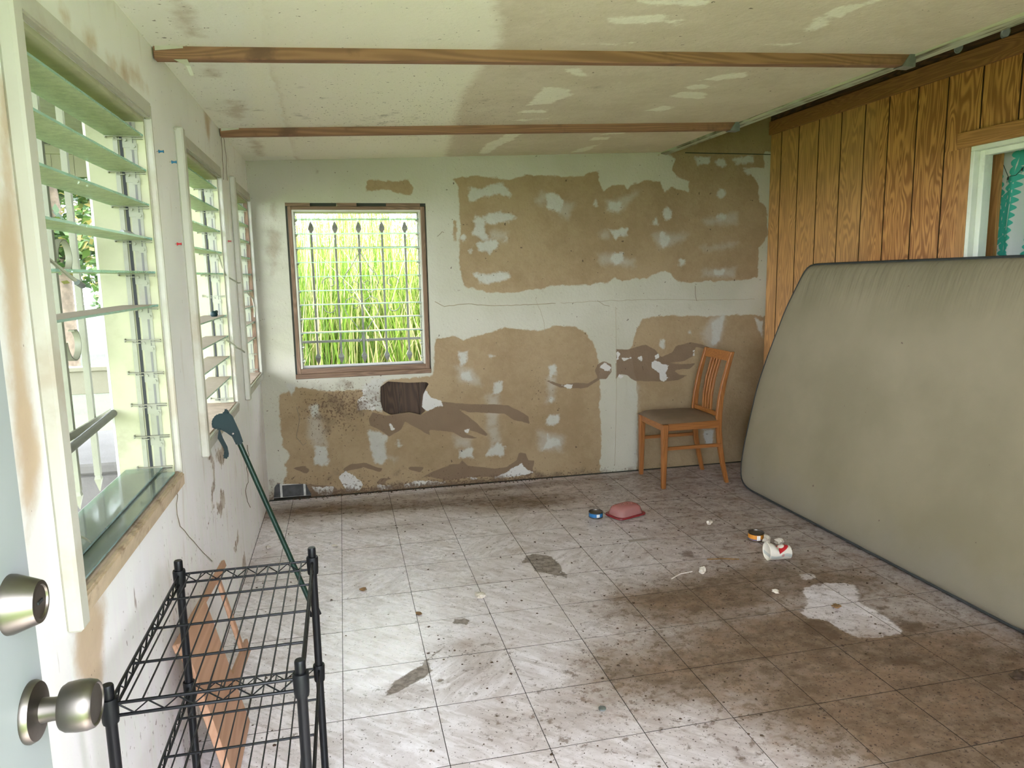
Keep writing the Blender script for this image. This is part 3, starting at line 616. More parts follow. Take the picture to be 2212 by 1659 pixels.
# the next room's shell; far wall added to hold back light on the curtain
struct(MB().box((W+.02, 1.0, -.3), (W+2.0, 1.05, 2.66)).box((W+.12, 4.2, -.3), (W+2.0, 4.25, 2.66)).box((W+2., 1., -.3), (W+2.05, 4.25, .9)).box((W+2., 1., 1.8), (W+2.05, 4.25, 2.66)).box((W+2., 1., .9), (W+2.05, 1.6, 1.8)).box((W+2., 3.2, .9), (W+2.05, 4.25, 1.8)).build('wall_next_room', M['exterior']), 'walls of the next room')

# ---- front wall and door ---------------------------------------------------
DX0, DX1 = .13, .98
struct(MB().box((-.16, -.06, -.3), (DX0, .08, 2.62)).box((DX1, -.06, -.3), (1.3, .08, 2.62)).box((2.2, -.06, -.3), (W+.12, .08, 2.62)).box((1.3, -.06, -.3), (2.2, .08, 1.0)).box((1.3, -.06, 1.9), (2.2, .08, 2.62)).box((DX0, -.06, 2.05), (DX1, .08, 2.62)).build('wall_front', M['exterior']), 'wall with the open doorway around the camera and an added window opening')  # side opening is an unseen window, added to brighten the room with daylight
dfx = .165; ey = .876
door = MB().box((dfx-.035, .095, .012), (dfx, ey, 2.03)).build('door_1', M['door'], bevel=.002); struct(door, 'pale grey open door with steel knob and deadbolt')
pk = on('X', dfx, 66, 1538); pb_ = on('X', dfx, 22, 1306)
k = MB().lathe([(.001,0),(.033,0),(.0335,.003),(.031,.008),(.022,.0105),(.0135,.012),(.0125,.022),(.0125,.03),(.016,.031),(.0235,.0325),(.0262,.037),(.0275,.048),(.0272,.058),(.0255,.0645),(.0235,.0665),(.0222,.0665),(.021,.065),(.001,.065)], pk, (1,0,0), 40).build('door_knob', M['steel'], door, smooth=True); k['label'] = 'brushed steel round door knob'
MB().lathe([(.0015,0),(.0015,.002)], (pk[0]+.0235, pk[1]+.0118, pk[2]-.006), (0,1,0), 8).build('release_hole', M['rubber'], k)
k = MB().lathe([(.001,0),(.0315,0),(.0312,.004),(.0235,.026),(.0222,.029),(.018,.0295),(.017,.0275),(.001,.0275)], pb_, (1,0,0), 40).build('deadbolt', M['steel'], door, smooth=True); k['label'] = 'steel cone deadbolt cover'
MB().box((pb_[0]+.0275, pb_[1]-.006, pb_[2]-.0015), (pb_[0]+.029, pb_[1]+.006, pb_[2]+.0015)).build('keyway', M['rubber'], k)
MB().box((dfx-.03, ey, pk[2]-.03), (dfx-.005, ey+.001, pk[2]+.03)).build('latch_plate', M['steel'], door)

# ------------------------------------------------------------------ floor
S = .3048; FX0 = .4549-2*S; FY0 = 1.9394-7*S
k3 = lambda *l: crop(700, 1050, .36720, *l); k4 = lambda *l: crop(1200, 1050, .36720, *l); k5 = lambda *l: crop(1700, 1150, .30677, *l)
ftorn = tofloor(k3([(345,1240),(400,1160),(560,1060),(680,960),(715,945),(640,1020),(600,1080),(720,1085),(700,1100),(640,1105),(520,1160),(420,1220)],[(1160,460),(1200,395),(1330,410),(1390,460),(1400,500),(1480,555),(1300,510),(1240,500),(1210,440)],[(750,790),(790,770),(850,785),(900,820),(860,820),(760,810)],[(640,1150),(710,1130),(700,1150),(650,1165)]))
fclean = tofloor(k5([(110,400),(200,360),(380,355),(480,370),(520,440),(490,490),(640,560),(740,620),(820,710),(640,745),(500,740),(380,690),(280,620),(120,600),(90,540),(160,520),(120,440)],[(80,300),(150,285),(210,300),(200,330),(110,335)]) + k3([(345,1240),(640,1180),(820,1140),(640,1215),(350,1265)]))
fdark = tofloor(k5([(100,640),(180,610),(270,630),(330,690),(420,740),(380,760),(240,740),(120,700)],[(700,590),(760,610),(900,620),(980,650),(960,690),(860,700),(800,650)],[(640,560),(740,610),(800,660),(780,680),(700,600)],[(480,370),(500,360),(540,450),(500,480)],[(640,900),(760,860),(1000,890),(1010,920),(840,940),(680,940)],[(350,1180),(420,1180),(430,1220),(380,1220)],[(520,500),(720,530),(690,560),(600,530)],[(820,700),(920,690),(900,740),(800,735)]) + k4([(730,385),(790,378),(850,410),(800,420),(740,415)],[(1160,540),(1230,540),(1220,560),(1170,560)],[(1100,590),(1150,585),(1130,610),(1100,605)],[(630,515),(700,520),(690,545),(640,530)],[(740,580),(900,595),(880,610),(750,600)],[(1220,620),(1280,615),(1270,640),(1220,635)],[(1030,1455),(1060,1470),(1130,1650),(1090,1640)],[(1420,600),(1440,590),(1460,640),(1430,650)]))
def gauss(X, Y, px, py, rx, ry, a, ax='Z'):
    p = on('Z', 0, px, py); return a*np.exp(-((X-p[0])/rx)**2-((Y-p[1])/ry)**2)
def dirt_shade_at(X, Y):
    d = .05+.66*np.clip((X-.9)/1.5, 0, 1)  # rise to the right also puts the light falloff into the dirt
    for px, py, rx, ry, a in ((860,1095,.9,.16,.75),(650,1100,.5,.12,.6),(1130,1090,.35,.14,.5),(860,1140,.3,.12,.5),(1420,1300,.35,.22,.55),(1560,1400,.4,.2,.45),(1760,1370,.22,.14,.7),(1960,1450,.28,.22,.7),(1560,1290,.22,.1,.5),(2060,1560,.3,.25,.5),(1300,1440,.2,.2,.35),(1010,1400,.14,.08,.45),(1040,1440,.1,.1,.5),(870,1500,.2,.05,.5),(1120,1560,.25,.14,.3),(1750,1520,.2,.15,.35),(1640,1240,.3,.1,.35),(1480,1470,.25,.15,.35),(1800,1260,.18,.1,.4),(2150,1480,.4,.3,.35),(560,1230,.12,.3,.35),(1010,1060,.9,.06,.5),(760,1600,.2,.1,.25),(1250,1600,.6,.3,.22),(1950,1560,.5,.4,.3)):  # blobs along the back wall also paint its shade band on the floor
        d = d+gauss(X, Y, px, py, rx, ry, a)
    return np.clip(d, 0, 1.2)
def m_tile():
    t = NT('worn_vinyl_tile'); p = t.pos(); rr = t.rand()
    an = t.math('MULTIPLY', t.math('GREATER_THAN', t.math('FRACT', t.math('MULTIPLY', rr, 13.7)), .75), 1.57)
    vr = t.n('ShaderNodeVectorRotate', rotation_type='Z_AXIS'); t.L(p, vr.inputs[0]); t.L(t.math('ADD', an, .75), vr.inputs['Angle'])
    q = t.vadd(t.mapv(vr.outputs[0], (2.2, 9, 1)), t.comb(t.math('MULTIPLY', rr, 50.), t.math('MULTIPLY', rr, 23.), 0.))
    vein = t.noise(q, 2.4, 4, .62, .8)
    c = t.mix(t.step(vein, .35, .65), rgb(211, 202, 202), rgb(238, 232, 235))
    c = t.mix(t.math('MULTIPLY', t.step(t.noise(q, 5, 2, .6, .5), .55, .68), .5), c, rgb(172, 160, 156))
    c = t.mix(t.math('MULTIPLY', rr, .12), c, rgb(190, 172, 160))
    nf = t.math('SUBTRACT', t.noise(p, 34, 4, .68), .5); nm = t.math('SUBTRACT', t.noise(p, 8, 2, .6), .5)
    dirt = t.attr('dirt'); ds = t.attr('clean')  # dirt attribute includes painted falloff and back-wall shade
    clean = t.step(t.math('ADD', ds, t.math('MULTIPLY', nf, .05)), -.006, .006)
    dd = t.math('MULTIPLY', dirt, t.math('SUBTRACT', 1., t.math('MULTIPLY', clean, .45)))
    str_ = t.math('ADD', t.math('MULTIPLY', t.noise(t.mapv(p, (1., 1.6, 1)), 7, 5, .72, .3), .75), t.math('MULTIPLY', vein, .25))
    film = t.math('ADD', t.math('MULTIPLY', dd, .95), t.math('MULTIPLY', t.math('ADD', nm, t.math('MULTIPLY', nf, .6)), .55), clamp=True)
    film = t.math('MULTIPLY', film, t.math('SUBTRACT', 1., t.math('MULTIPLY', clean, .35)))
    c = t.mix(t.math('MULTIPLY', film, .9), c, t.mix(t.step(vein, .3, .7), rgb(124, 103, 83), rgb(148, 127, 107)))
    c = t.mix(t.step(dd, .5, 1.1, 0., .6), c, rgb(104, 84, 65))  # extra darkening where dirt runs high, standing in for falloff at right
    haze = t.step(t.math('ADD', str_, t.math('MULTIPLY', dd, .22)), .62, .86)
    c = t.mix(t.math('MULTIPLY', haze, .75), c, rgb(98, 77, 57))
    blot = t.step(t.math('ADD', t.noise(p, 22, 4, .72), t.math('MULTIPLY', dd, .15)), .62, .74)
    c = t.mix(t.math('MULTIPLY', blot, .75), c, rgb(92, 72, 52))
    sp2 = t.step(t.noise(p, 170, 1, .5), .66, .72)
    c = t.mix(t.math('MULTIPLY', sp2, .45), c, rgb(120, 102, 90))
    sm = t.step(t.math('ADD', t.noise(t.vadd(p, (7., 3., 0.)), 4.5, 4, .75), t.math('MULTIPLY', dd, .1)), .55, .75)
    c = t.mix(t.math('MULTIPLY', sm, .4), c, rgb(140, 112, 90))
    speck = t.step(t.math('ADD', t.noise(p, 95, 1, .6), t.math('MULTIPLY', dd, .06)), .70, .74)
    c = t.mix(t.math('MULTIPLY', speck, .85), c, rgb(62, 46, 34))
    dk = t.step(t.math('ADD', t.attr('dark'), t.math('ADD', t.math('MULTIPLY', nf, .06), t.math('MULTIPLY', nm, .02))), -.006, .01)
    c = t.mix(t.math('MULTIPLY', dk, .7), c, rgb(80, 60, 42))
    tn = t.step(t.math('ADD', t.attr('torn'), t.math('MULTIPLY', nf, .035)), -.003, .003)
    c = t.mix(tn, c, t.mix(t.step(t.math('ADD', nf, .5), .35, .65), rgb(104, 92, 84), rgb(152, 140, 130)))
    ro = t.math('ADD', .2, t.math('ADD', t.math('ADD', t.math('MULTIPLY', haze, .25), t.math('MULTIPLY', film, .2)), t.math('ADD', t.math('MULTIPLY', tn, .3), t.math('MULTIPLY', t.math('ADD', nf, .5), .12))))
    h = t.math('SUBTRACT', t.math('MULTIPLY', t.noise(p, 36, 2), .5), t.step(t.attr('torn'), -.003, .003))
    return t.done(t.bsdf(c, ro, 0., t.bump(h, .0011)))
M['tile'] = m_tile(); M['subfloor'] = m_simple('dark_subfloor', rgb(40, 32, 24), .95, var=.2)
floor = MB().box((-.15, -.2, -.25), (W+.02, D+.11, -.003)).build('floor', M['subfloor']); struct(floor, 'dirty marbled vinyl tile floor')
ng = 9
for i in range(14):
    for j in range(18):
        x0, x1 = max(FX0+i*S, .002), min(FX0+(i+1)*S, W-.002); y0, y1 = max(FY0+j*S, -.06), min(FY0+(j+1)*S, D-.02)
        if x1-x0 < .02 or y1-y0 < .02: continue
        g = .0012; zt = random.uniform(-.0003, .0003)
        gx = np.linspace(x0+g, x1-g, ng); gy_ = np.linspace(y0+g, y1-g, ng); GX, GY = np.meshgrid(gx, gy_, indexing='ij'); P2 = np.stack([GX.ravel(), GY.ravel()], 1)
        vv = [(a, b, zt) for a, b in P2]; idx = np.arange(ng*ng).reshape(ng, ng)
        ff = [(int(idx[a,b]), int(idx[a+1,b]), int(idx[a+1,b+1]), int(idx[a,b+1])) for a in range(ng-1) for b in range(ng-1)]
        n0 = len(vv); rim = [int(idx[a,0]) for a in range(ng)]+[int(idx[ng-1,b]) for b in range(1, ng)]+[int(idx[a,ng-1]) for a in range(ng-2, -1, -1)]+[int(idx[0,b]) for b in range(ng-2, 0, -1)]
        vv += [(vv[r][0], vv[r][1], -.003) for r in rim]; m = len(rim)
        ff += [(rim[(k+1)%m], rim[k], n0+k, n0+(k+1)%m) for k in range(m)]
        P4 = np.concatenate([P2, P2[rim]])
        me = bpy.data.meshes.new('tile'); off = WORG[floor.name]
        me.from_pydata([(a-off.x, b-off.y, c-off.z) for a, b, c in vv], [], ff)
        for nm, val in (('dirt', dirt_shade_at(P4[:,0], P4[:,1])), ('torn', sdmany(P4, ftorn)), ('clean', sdmany(P4, fclean)), ('dark', sdmany(P4, fdark))):
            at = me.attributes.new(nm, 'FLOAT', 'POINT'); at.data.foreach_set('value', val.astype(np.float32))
        me.materials.append(M['tile']); me.materials.append(M['subfloor'])
        for pl in me.polygons:
            if abs(pl.normal.z) < .5: pl.material_index = 1
        o = bpy.data.objects.new('tile', me); COL.objects.link(o); o.parent = floor
struct(MB().box((0, D-.03, -.002), (W, D, .001)).build('trim_4', M['darkshim']), 'dark gap strip at the foot of the back wall')

# ------------------------------------------------------------------ louvred windows
def m_louver():
    t = NT('dusty_louver_glass'); p = t.pos(); nz = t.sep(t.n('ShaderNodeNewGeometry').outputs['True Normal'])[2]
    n = t.noise(p, 40, 5, .7); n2 = t.noise(p, 220, 2)
    gl = t.n('ShaderNodeBsdfGlossy'); gl.inputs['Roughness'].default_value = .12
    tb = t.n('ShaderNodeBsdfTransparent'); tb.inputs[0].default_value = (.80, .92, .80, 1)
    glass = t.mixs(.9, gl.outputs[0], tb.outputs[0])
    tr = t.n('ShaderNodeBsdfTranslucent'); tr.inputs[0].default_value = rgb(220, 228, 190)
    film = t.mixs(.5, t.bsdf(rgb(196, 202, 172), .6), tr.outputs[0])
    lower = t.mixs(t.step(t.math('ADD', n, t.math('MULTIPLY', n2, .3)), .3, .9, .55, .9), glass, film)
    dust = t.bsdf(t.mix(n, rgb(120, 104, 84), rgb(164, 150, 128)), .95)
    up = t.math('MULTIPLY', t.step(nz, .5, .9), t.step(n, .2, .5, .75, .97))
    return t.done(t.mixs(up, lower, dust))
M['louver'] = m_louver()
def m_edge():
    t = NT('pale_glass_edge'); tb = t.n('ShaderNodeBsdfTransparent'); tb.inputs[0].default_value = (.62, .93, .90, 1); return t.done(t.mixs(.6, t.bsdf(rgb(186, 218, 210), .2), tb.outputs[0]))
M['edge'] = m_edge()
def m_pane():
    t = NT('stacked_green_glass'); gl = t.n('ShaderNodeBsdfGlossy'); gl.inputs['Roughness'].default_value = .08
    tb = t.n('ShaderNodeBsdfTransparent'); tb.inputs[0].default_value = (.55, .70, .62, 1)
    fr = t.n('ShaderNodeFresnel'); fr.inputs[0].default_value = 1.5
    film = t.bsdf(t.mix(t.noise(t.pos(), 30, 4), rgb(112, 128, 112), rgb(140, 150, 132)), .5)
    return t.done(t.mixs(fr.outputs[0], t.mixs(.45, tb.outputs[0], film), gl.outputs[0]))
M['pane'] = m_pane()
def m_screen():
    t = NT('insect_screen'); tb = t.n('ShaderNodeBsdfTransparent')
    return t.done(t.mixs(.3, tb.outputs[0], t.bsdf(rgb(72, 72, 62), .8)))
M['screen'] = m_screen()

def bracket(fm, side, width, k_):
    """one louver clip: pivot plate, long tray and hooked ends; local u = along wall"""
    u = (lambda a: a) if side == 0 else (lambda a: width-a)
    mb = MB(fm)
    def bx(a, b): 
        (u0, w0, z0), (u1, w1, z1) = a, b; uu = sorted((u(u0), u(u1))); mb.box((uu[0], w0, z0), (uu[1], w1, z1))
    z = k_
    bx((.012, .032, z-.034), (.014, .058, z-.004)); bx((.012, .020, z-.040), (.0145, .040, z-.022))
    bx((.010, .004, z-.0055), (.024, .100, z-.0035)); bx((.010, .098, z-.009), (.024, .1005, z+.001))
    bx((.012, .058, z-.014), (.022, .080, z-.0115)); bx((.012, .078, z-.012), (.022, .0805, z-.008))
    bx((.012, .004, z-.012), (.022, .03, z-.010))
    for (w, zz) in ((.05, -.014), (.028, -.031)):
        uu = u(.0155); mb.lathe([(.0001,-.003),(.004,-.003),(.004,.003),(.0001,.003)], (uu, w, z+zz), (1,0,0), 8)
    return mb
def louver_window(name, label, fm, width, z0, z1, zs, have, org, parts_mats, casing):
    e = empty(name, org); struct(e, label)
    T = .15
    # lining boards
    MB(fm).box((0, 0, z1-.012), (width, T, z1)).build('head_lining', parts_mats['lining'], e)
    MB(fm).box((-.0, 0, z0), (.010, T, z1-.012)).build('jamb_lining', parts_mats['lining'], e)
    MB(fm).box((width-.010, 0, z0), (width, T, z1-.012)).build('jamb_lining', parts_mats['jamb'], e)
    for s in (0, 1):
        u = (lambda a: a) if s == 0 else (lambda a: width-a)
        def B(a, b, nm, mt):
            uu = sorted((u(a[0]), u(b[0]))); MB(fm).box((uu[0], a[1], a[2]), (uu[1], b[1], b[2])).build(nm, mt, e)
        B((.010, .022, z0+.012), (.0118, .052, z1-.014), 'side_channel', M['alu'])
        B((.010, .030, z0+.012), (.0122, .036, z1-.014), 'channel_slot', M['greyiron'])
        B((.010, .058, z0+.012), (.0125, .066, z1-.014), 'weather_strip', M['rubber'])
        B((.010, .070, z0+.012), (.0155, .082, z1-.014), 'side_channel', M['alu'])
    src = {}
    for k_, z in enumerate(zs):
        for s in (0, 1):
            if s not in src: src[s] = (bracket(fm, s, width, z).build('louver_clip', M['alu'], e), z)
            else: share(src[s][0], 'louver_clip', e, (0, 0, z-src[s][1]))
    lz = None
    for k_, z in enumerate(zs):
        if not have[k_]: continue
        if lz is None:
            lo = MB(fm).box((.011, .003, z-.003), (width-.011, .101, z+.0025)).build('louver', M['louver'], e); lz = z
            lo.data.materials.append(M['edge'])
            for pl in lo.data.polygons:
                if abs(pl.normal.z) < .5: pl.material_index = 1
        else: share(lo, 'louver', e, (0, 0, z-lz))
    return e
fmL = lambda y0: (lambda u, w, z: (-w, y0+u, z))
zsL = [1.825-.0955*k_ for k_ in range(11)]
def casing_left(e, y0, y1, strip=True, sillmat='sill_dirty', right=True):
    # head casing, mitred ends
    def prof(pts): return pts
    cw, ct = .052, .02
    MB().hexa([(0,y0-.01,LZ1),(0,y1,LZ1),(ct,y1,LZ1),(ct,y0-.01,LZ1),(0,y0-.06,LZ1+cw),(0,y1+cw,LZ1+cw),(ct*.55,y1+cw,LZ1+cw),(ct*.55,y0-.06,LZ1+cw)]).build('head_casing', M['trim'], e, bevel=.004, seg=2, smooth=True)
    if right:
        MB().hexa([(0,y1,LZ0),(0,y1+cw,LZ0-cw),(ct*.55,y1+cw,LZ0-cw),(ct,y1,LZ0),(0,y1,LZ1),(0,y1+cw,LZ1+cw),(ct*.55,y1+cw,LZ1+cw),(ct,y1,LZ1)]).build('side_casing', M['trim'], e, bevel=.004, seg=2, smooth=True)
    MB().box((0, y0-.05, LZ0-.055), (.028, y0-.006, LZ1+.055)).build('side_casing', M['trim'], e, bevel=.005, seg=1)
    MB().hexa([(0,y0-.006,LZ0-cw),(0,y1+cw,LZ0-cw),(.014,y1+cw,LZ0-cw),(.016,y0-.006,LZ0-cw),(0,y0-.006,LZ0),(0,y1,LZ0),(.026,y1,LZ0),(.026,y0-.006,LZ0)]).build('sill_casing', M[sillmat], e, bevel=.005, seg=2, smooth=True)
    MB().box((-.15, y0, LZ0-.008), (.012, y1, LZ0+.004)).build('sill_board', M['sill'], e, bevel=.003)
labs = ['white louvred window nearest the open door, lower louvers missing', 'white louvred window in the middle of the left wall', 'louvred window in the far corner beside the back wall']
haves = [[1]*6+[0]*5, [1,1,1,1,1,0,1,1,1,1,0], [1,1,1,1,1,1,1,1,1,0,0]]
wins = []
for i, (y0, y1) in enumerate(LW):
    jm = dict(lining=M['reveal'], jamb=M['reveal'] if i < 2 else M['winwoodv'])
    e = louver_window('window_%d' % (i+1), labs[i], fmL(y0), y1-y0, LZ0, LZ1, zsL, haves[i], (0, (y0+y1)/2, LZ0), jm, None)
    casing_left(e, y0, y1, sillmat='sill_dirty' if i == 0 else 'trim'); wins.append(e)
    if i == 2: MB().box((-.15, y1-.0125, LZ0), (-.085, y1-.0101, LZ1-.012)).build('jamb_strip', M['orangewood'], e)
    if i == 0:
        MB().add([(-.149,y0,LZ0),(-.149,y1,LZ0),(-.149,y1,LZ1),(-.149,y0,LZ1)], [(0,1,2,3)]).build('insect_screen', M['screen'], e)
        MB().tube([(-.152,y1-.01,1.035),(-.152,y0+.3,1.00)], .011, 10).build('screen_bar', M['greyiron'], e, smooth=True)
# operator levers
def lever(e, pts, r=.007, name='operator_lever'): return MB().tube(pts, r, 8).build(name, M['alu'], e, smooth=True)
lev = MB().hexa([(-.03,1.485,1.50),(-.022,1.485,1.50),(-.022,1.51,1.49),(-.03,1.51,1.49),(.012,1.60,1.425),(.02,1.60,1.425),(.02,1.615,1.41),(.012,1.615,1.41)]).build('operator_lever', M['alu'], wins[0], bevel=.003); MB().tube([(.016,1.60,1.42),(.016,1.632,1.412)], .006, 8).build('lever_knob', M['galv'], lev)
MB().hexa([(-.05,1.49,.985),(-.042,1.49,.985),(-.042,1.515,.97),(-.05,1.515,.97),(-.02,1.60,.895),(-.012,1.60,.895),(-.012,1.622,.88),(-.02,1.622,.88)]).build('operator_lever', M['alu'], wins[0], bevel=.003)
lever(wins[1], [(-.01,3.585,1.14),(.02,3.60,1.115),(.03,3.61,1.10),(.045,3.655,1.085),(.055,3.68,1.07)], .004)
lever(wins[1], [(-.02,3.60,1.53),(0,3.61,1.45),(.01,3.62,1.43),(.05,3.67,1.40),(.055,3.70,1.40)], .0035)
MB().tube([(-.01,4.12,1.34),(.03,4.15,1.345),(.04,4.3,1.31),(.035,4.4,1.26),(.03,4.42,1.2)], .004, 6).build('pull_cord', M['trim'], wins[2], smooth=True)

# back window
fmB = lambda u, w, z: (BWX0+.036+u, D+w, z)
bw_w = BWX1-BWX0-.072
e4 = louver_window('window_4', 'back wall window with brown wooden frame and open glass louvers', fmB, bw_w, BWZ0+.064, BWZ1-.042, [1.777-.0886*k_ for k_ in range(11)], [1]*9+[0]*2, ((BWX0+BWX1)/2, D, BWZ0), dict(lining=M['trim'], jamb=M['trim']), None)
MB().box((BWX0, D-.006, BWZ0), (BWX1, D+.15, BWZ0+.03)).build('frame_sill', M['winwood'], e4, bevel=.003)
MB().box((BWX0+.02, D-.001, BWZ0+.0302), (BWX1-.02, D+.15, BWZ0+.064)).build('frame_rail', M['winwood'], e4, bevel=.003)
MB().box((BWX0+.012, D-.003, BWZ0+.0302), (BWX0+.0358, D+.15, BWZ1-.0205)).build('frame_stile', M['winwoodv'], e4, bevel=.003)
MB().box((BWX1-.0358, D-.003, BWZ0+.0302), (BWX1-.008, D+.15, BWZ1-.0205)).build('frame_stile', M['winwoodv'], e4, bevel=.003)
MB().box((BWX0+.0362, D-.003, BWZ1-.042), (BWX1-.0362, D+.15, BWZ1-.0205)).build('frame_head', M['winwood'], e4, bevel=.003)
MB().box((BWX0, D+.004, BWZ0+.0302), (BWX0+.0115, D+.15, BWZ1-.0205)).build('dark_gap', M['darkshim'], e4)
xs = [BWX0, .36, .52, .643, .825, 1.04, BWX1]
for i in range(6): MB().box((xs[i]+.0005, D+(.012 if i % 2 else -.002), BWZ1-.02), (xs[i+1]-.0005, D+.15, BWZ1)).build('shim_block', M['darkshim' if i % 2 else 'winwood'], e4)
MB().box((BWX0+.05, D+.005, BWZ0+.0642), (BWX1-.05, D+.13, BWZ0+.07)).build('sill_ledge', M['concrete'], e4)

# security grille outside the back window
def spear(mb, x, y, zt, up, r=.018):
    s = 1 if up else -1
    mb.lathe([(.0075,0),(.012,s*.006),(.024,s*.022),(.025,s*.03),(.017,s*.05),(.001,s*.075)], (x, y, zt), (0,0,1), 4)
gb = empty('window_grille', (.65, D+.18, .85)); GY_ = D+.18
for i in range(5):
    x = .352+.15*i; mb = MB().box((x-.0065, GY_-.006, .92), (x+.0065, GY_+.006, 1.70)); o = mb.build('bar', M['greyiron'], gb)
    m1 = MB(); spear(m1, x, GY_, 1.70, True); m1.build('spear_tip', M['greyiron'], o); m1 = MB(); spear(m1, x, GY_, .92, False); m1.build('spear_tip', M['greyiron'], o)
MB().box((BWX0-.05, GY_+.006, .988), (BWX1+.05, GY_+.014, 1.004)).build('cross_bar', M['greyiron'], gb)
MB().box((BWX0-.05, GY_+.006, 1.598), (BWX1+.05, GY_+.014, 1.612)).build('cross_bar', M['greyiron'], gb)
def curl(cx, cz, r, a0, a1, y, shrink=.55, n=18):
    return [(cx+r*(1-(1-shrink)*k_/n)*math.cos(a0+(a1-a0)*k_/n), y, cz+r*(1-(1-shrink)*k_/n)*math.sin(a0+(a1-a0)*k_/n)) for k_ in range(n+1)]
cx, cz = .652, 1.30
for sx in (-1, 1):
    for sz in (-1, 1):
        pts = [(cx+sx*.005, GY_, cz+sz*.27), (cx+sx*.06, GY_, cz+sz*.18), (cx+sx*.1, GY_, cz+sz*.13), (cx+sx*.115, GY_, cz+sz*.085), (cx+sx*.1, GY_, cz+sz*.035), (cx+sx*.06, GY_, cz+sz*.012), (cx+sx*.02, GY_, cz+sz*.04), (cx+sx*.018, GY_, cz+sz*.075), (cx+sx*.045, GY_, cz+sz*.092), (cx+sx*.062, GY_, cz+sz*.075), (cx+sx*.05, GY_, cz+sz*.06)]
        MB().tube(pts, .003, 6).build('scroll', M['greyiron'], gb, smooth=True)
        c2 = cx+sx*.2; MB().tube(curl(c2, cz+sz*.075, .05, math.pi/2*(1-sx)+sz*.0, math.pi/2*(1-sx)+sx*sz*4.6, GY_, .35), .003, 6).build('scroll', M['greyiron'], gb, smooth=True)
        MB().tube([(cx+sx*.005, GY_, cz+sz*.27), (cx+sx*.012, GY_, cz+sz*.3), (cx+sx*.03, GY_, cz+sz*.315), (cx+sx*.043, GY_, cz+sz*.3), (cx+sx*.035, GY_, cz+sz*.285)], .003, 6).build('scroll', M['greyiron'], gb, smooth=True)
tag(gb, 'grey wrought iron security grille with spear tips outside the back window', 'window grille')

# security grille outside the left window
gl_ = empty('window_grille', (-.2, 1.9, .8)); GX_ = -.2
for i in range(6):
    y = 1.44+.171*i; o = MB().box((GX_-.008, y-.008, .86), (GX_+.008, y+.008, 2.0)).build('bar', M['bars'], gl_)
    MB().lathe([(.009,0),(.013,-.012),(.001,-.05)], (GX_, y, .86), (0,0,1), 4).build('spear_tip', M['bars'], o)
for z in (1.02, 1.93): MB().box((GX_+.008, 1.4, z-.01), (GX_+.014, 2.45, z+.01)).build('cross_bar', M['bars'], gl_)
def strap(pts, w=.016, th=.004):
    mb = MB(); n = len(pts); vs_ = []
    for i, (y, z) in enumerate(pts):
        a = pts[max(i-1, 0)]; b = pts[min(i+1, n-1)]; d = Vector((b[0]-a[0], b[1]-a[1])).normalized(); nx, nz_ = -d.y*th/2, d.x*th/2
        vs_ += [(GX_-w/2, y+nx, z+nz_), (GX_+w/2, y+nx, z+nz_), (GX_+w/2, y-nx, z-nz_), (GX_-w/2, y-nx, z-nz_)]
    fs_ = [(i*4+k_, i*4+(k_+1)%4, i*4+4+(k_+1)%4, i*4+4+k_) for i in range(n-1) for k_ in range(4)]+[(3,2,1,0), tuple((n-1)*4+k_ for k_ in range(4))]
    return mb.add(vs_, fs_)
def c2d(cy, cz, r, a0, a1, sh=.45, n=20): return [(cy+r*(1-(1-sh)*k_/n)*math.cos(a0+(a1-a0)*k_/n), cz+r*(1-(1-sh)*k_/n)*math.sin(a0+(a1-a0)*k_/n)) for k_ in range(n+1)]
for sg in (1, -1):
    strap(c2d(2.205, 1.37+sg*.11, .062, math.pi, math.pi-sg*4.8)).build('scroll', M['bars'], gl_, smooth=True)
    strap(c2d(1.95, 1.37+sg*.10, .06, 0, sg*4.8)).build('scroll', M['bars'], gl_, smooth=True)
    strap([(2.02,1.37),(2.05,1.37+sg*.06),(2.06,1.37+sg*.12),(2.04,1.37+sg*.2),(1.99,1.37+sg*.3),(1.95,1.37+sg*.38)]).build('scroll', M['bars'], gl_, smooth=True)
tag(gl_, 'cream iron security grille with scrolls outside the nearest left window', 'window grille')

# ------------------------------------------------------------------ things in the room
# stacked loose panes on the sill of the first window
zp = LZ0+.006
def pane(y0, y1, x0, x1, z, tilt, skew, lab):
    mb = MB(); th = .005
    c = [(x0, y0), (x1, y0+skew), (x1, y1+skew), (x0, y1)]
    zz = lambda x: z+(x-x0)*tilt
    o = mb.hexa([(x, y, zz(x)) for x, y in c]+[(x, y, zz(x)+th) for x, y in c]).build('loose_glass_sheet', M['pane'])
    o.data.materials.append(M['edge'])
    for pl in o.data.polygons:
        if abs(pl.normal.z) < .5: pl.material_index = 1
    tag(o, lab, 'glass sheet', 'loose panes on the window sill')
pane(1.50, 2.29, -.100, .004, zp, 0, .0, 'loose dusty green glass pane on the sill, lowest of the stack')
pane(1.46, 2.27, -.095, .012, zp+.007, 0, .004, 'loose dusty green glass pane on the sill, middle of the stack')
pane(1.47, 2.31, -.130, -.030, zp+.014, 0, .002, 'loose dusty green glass pane on the sill, topmost of the stack')

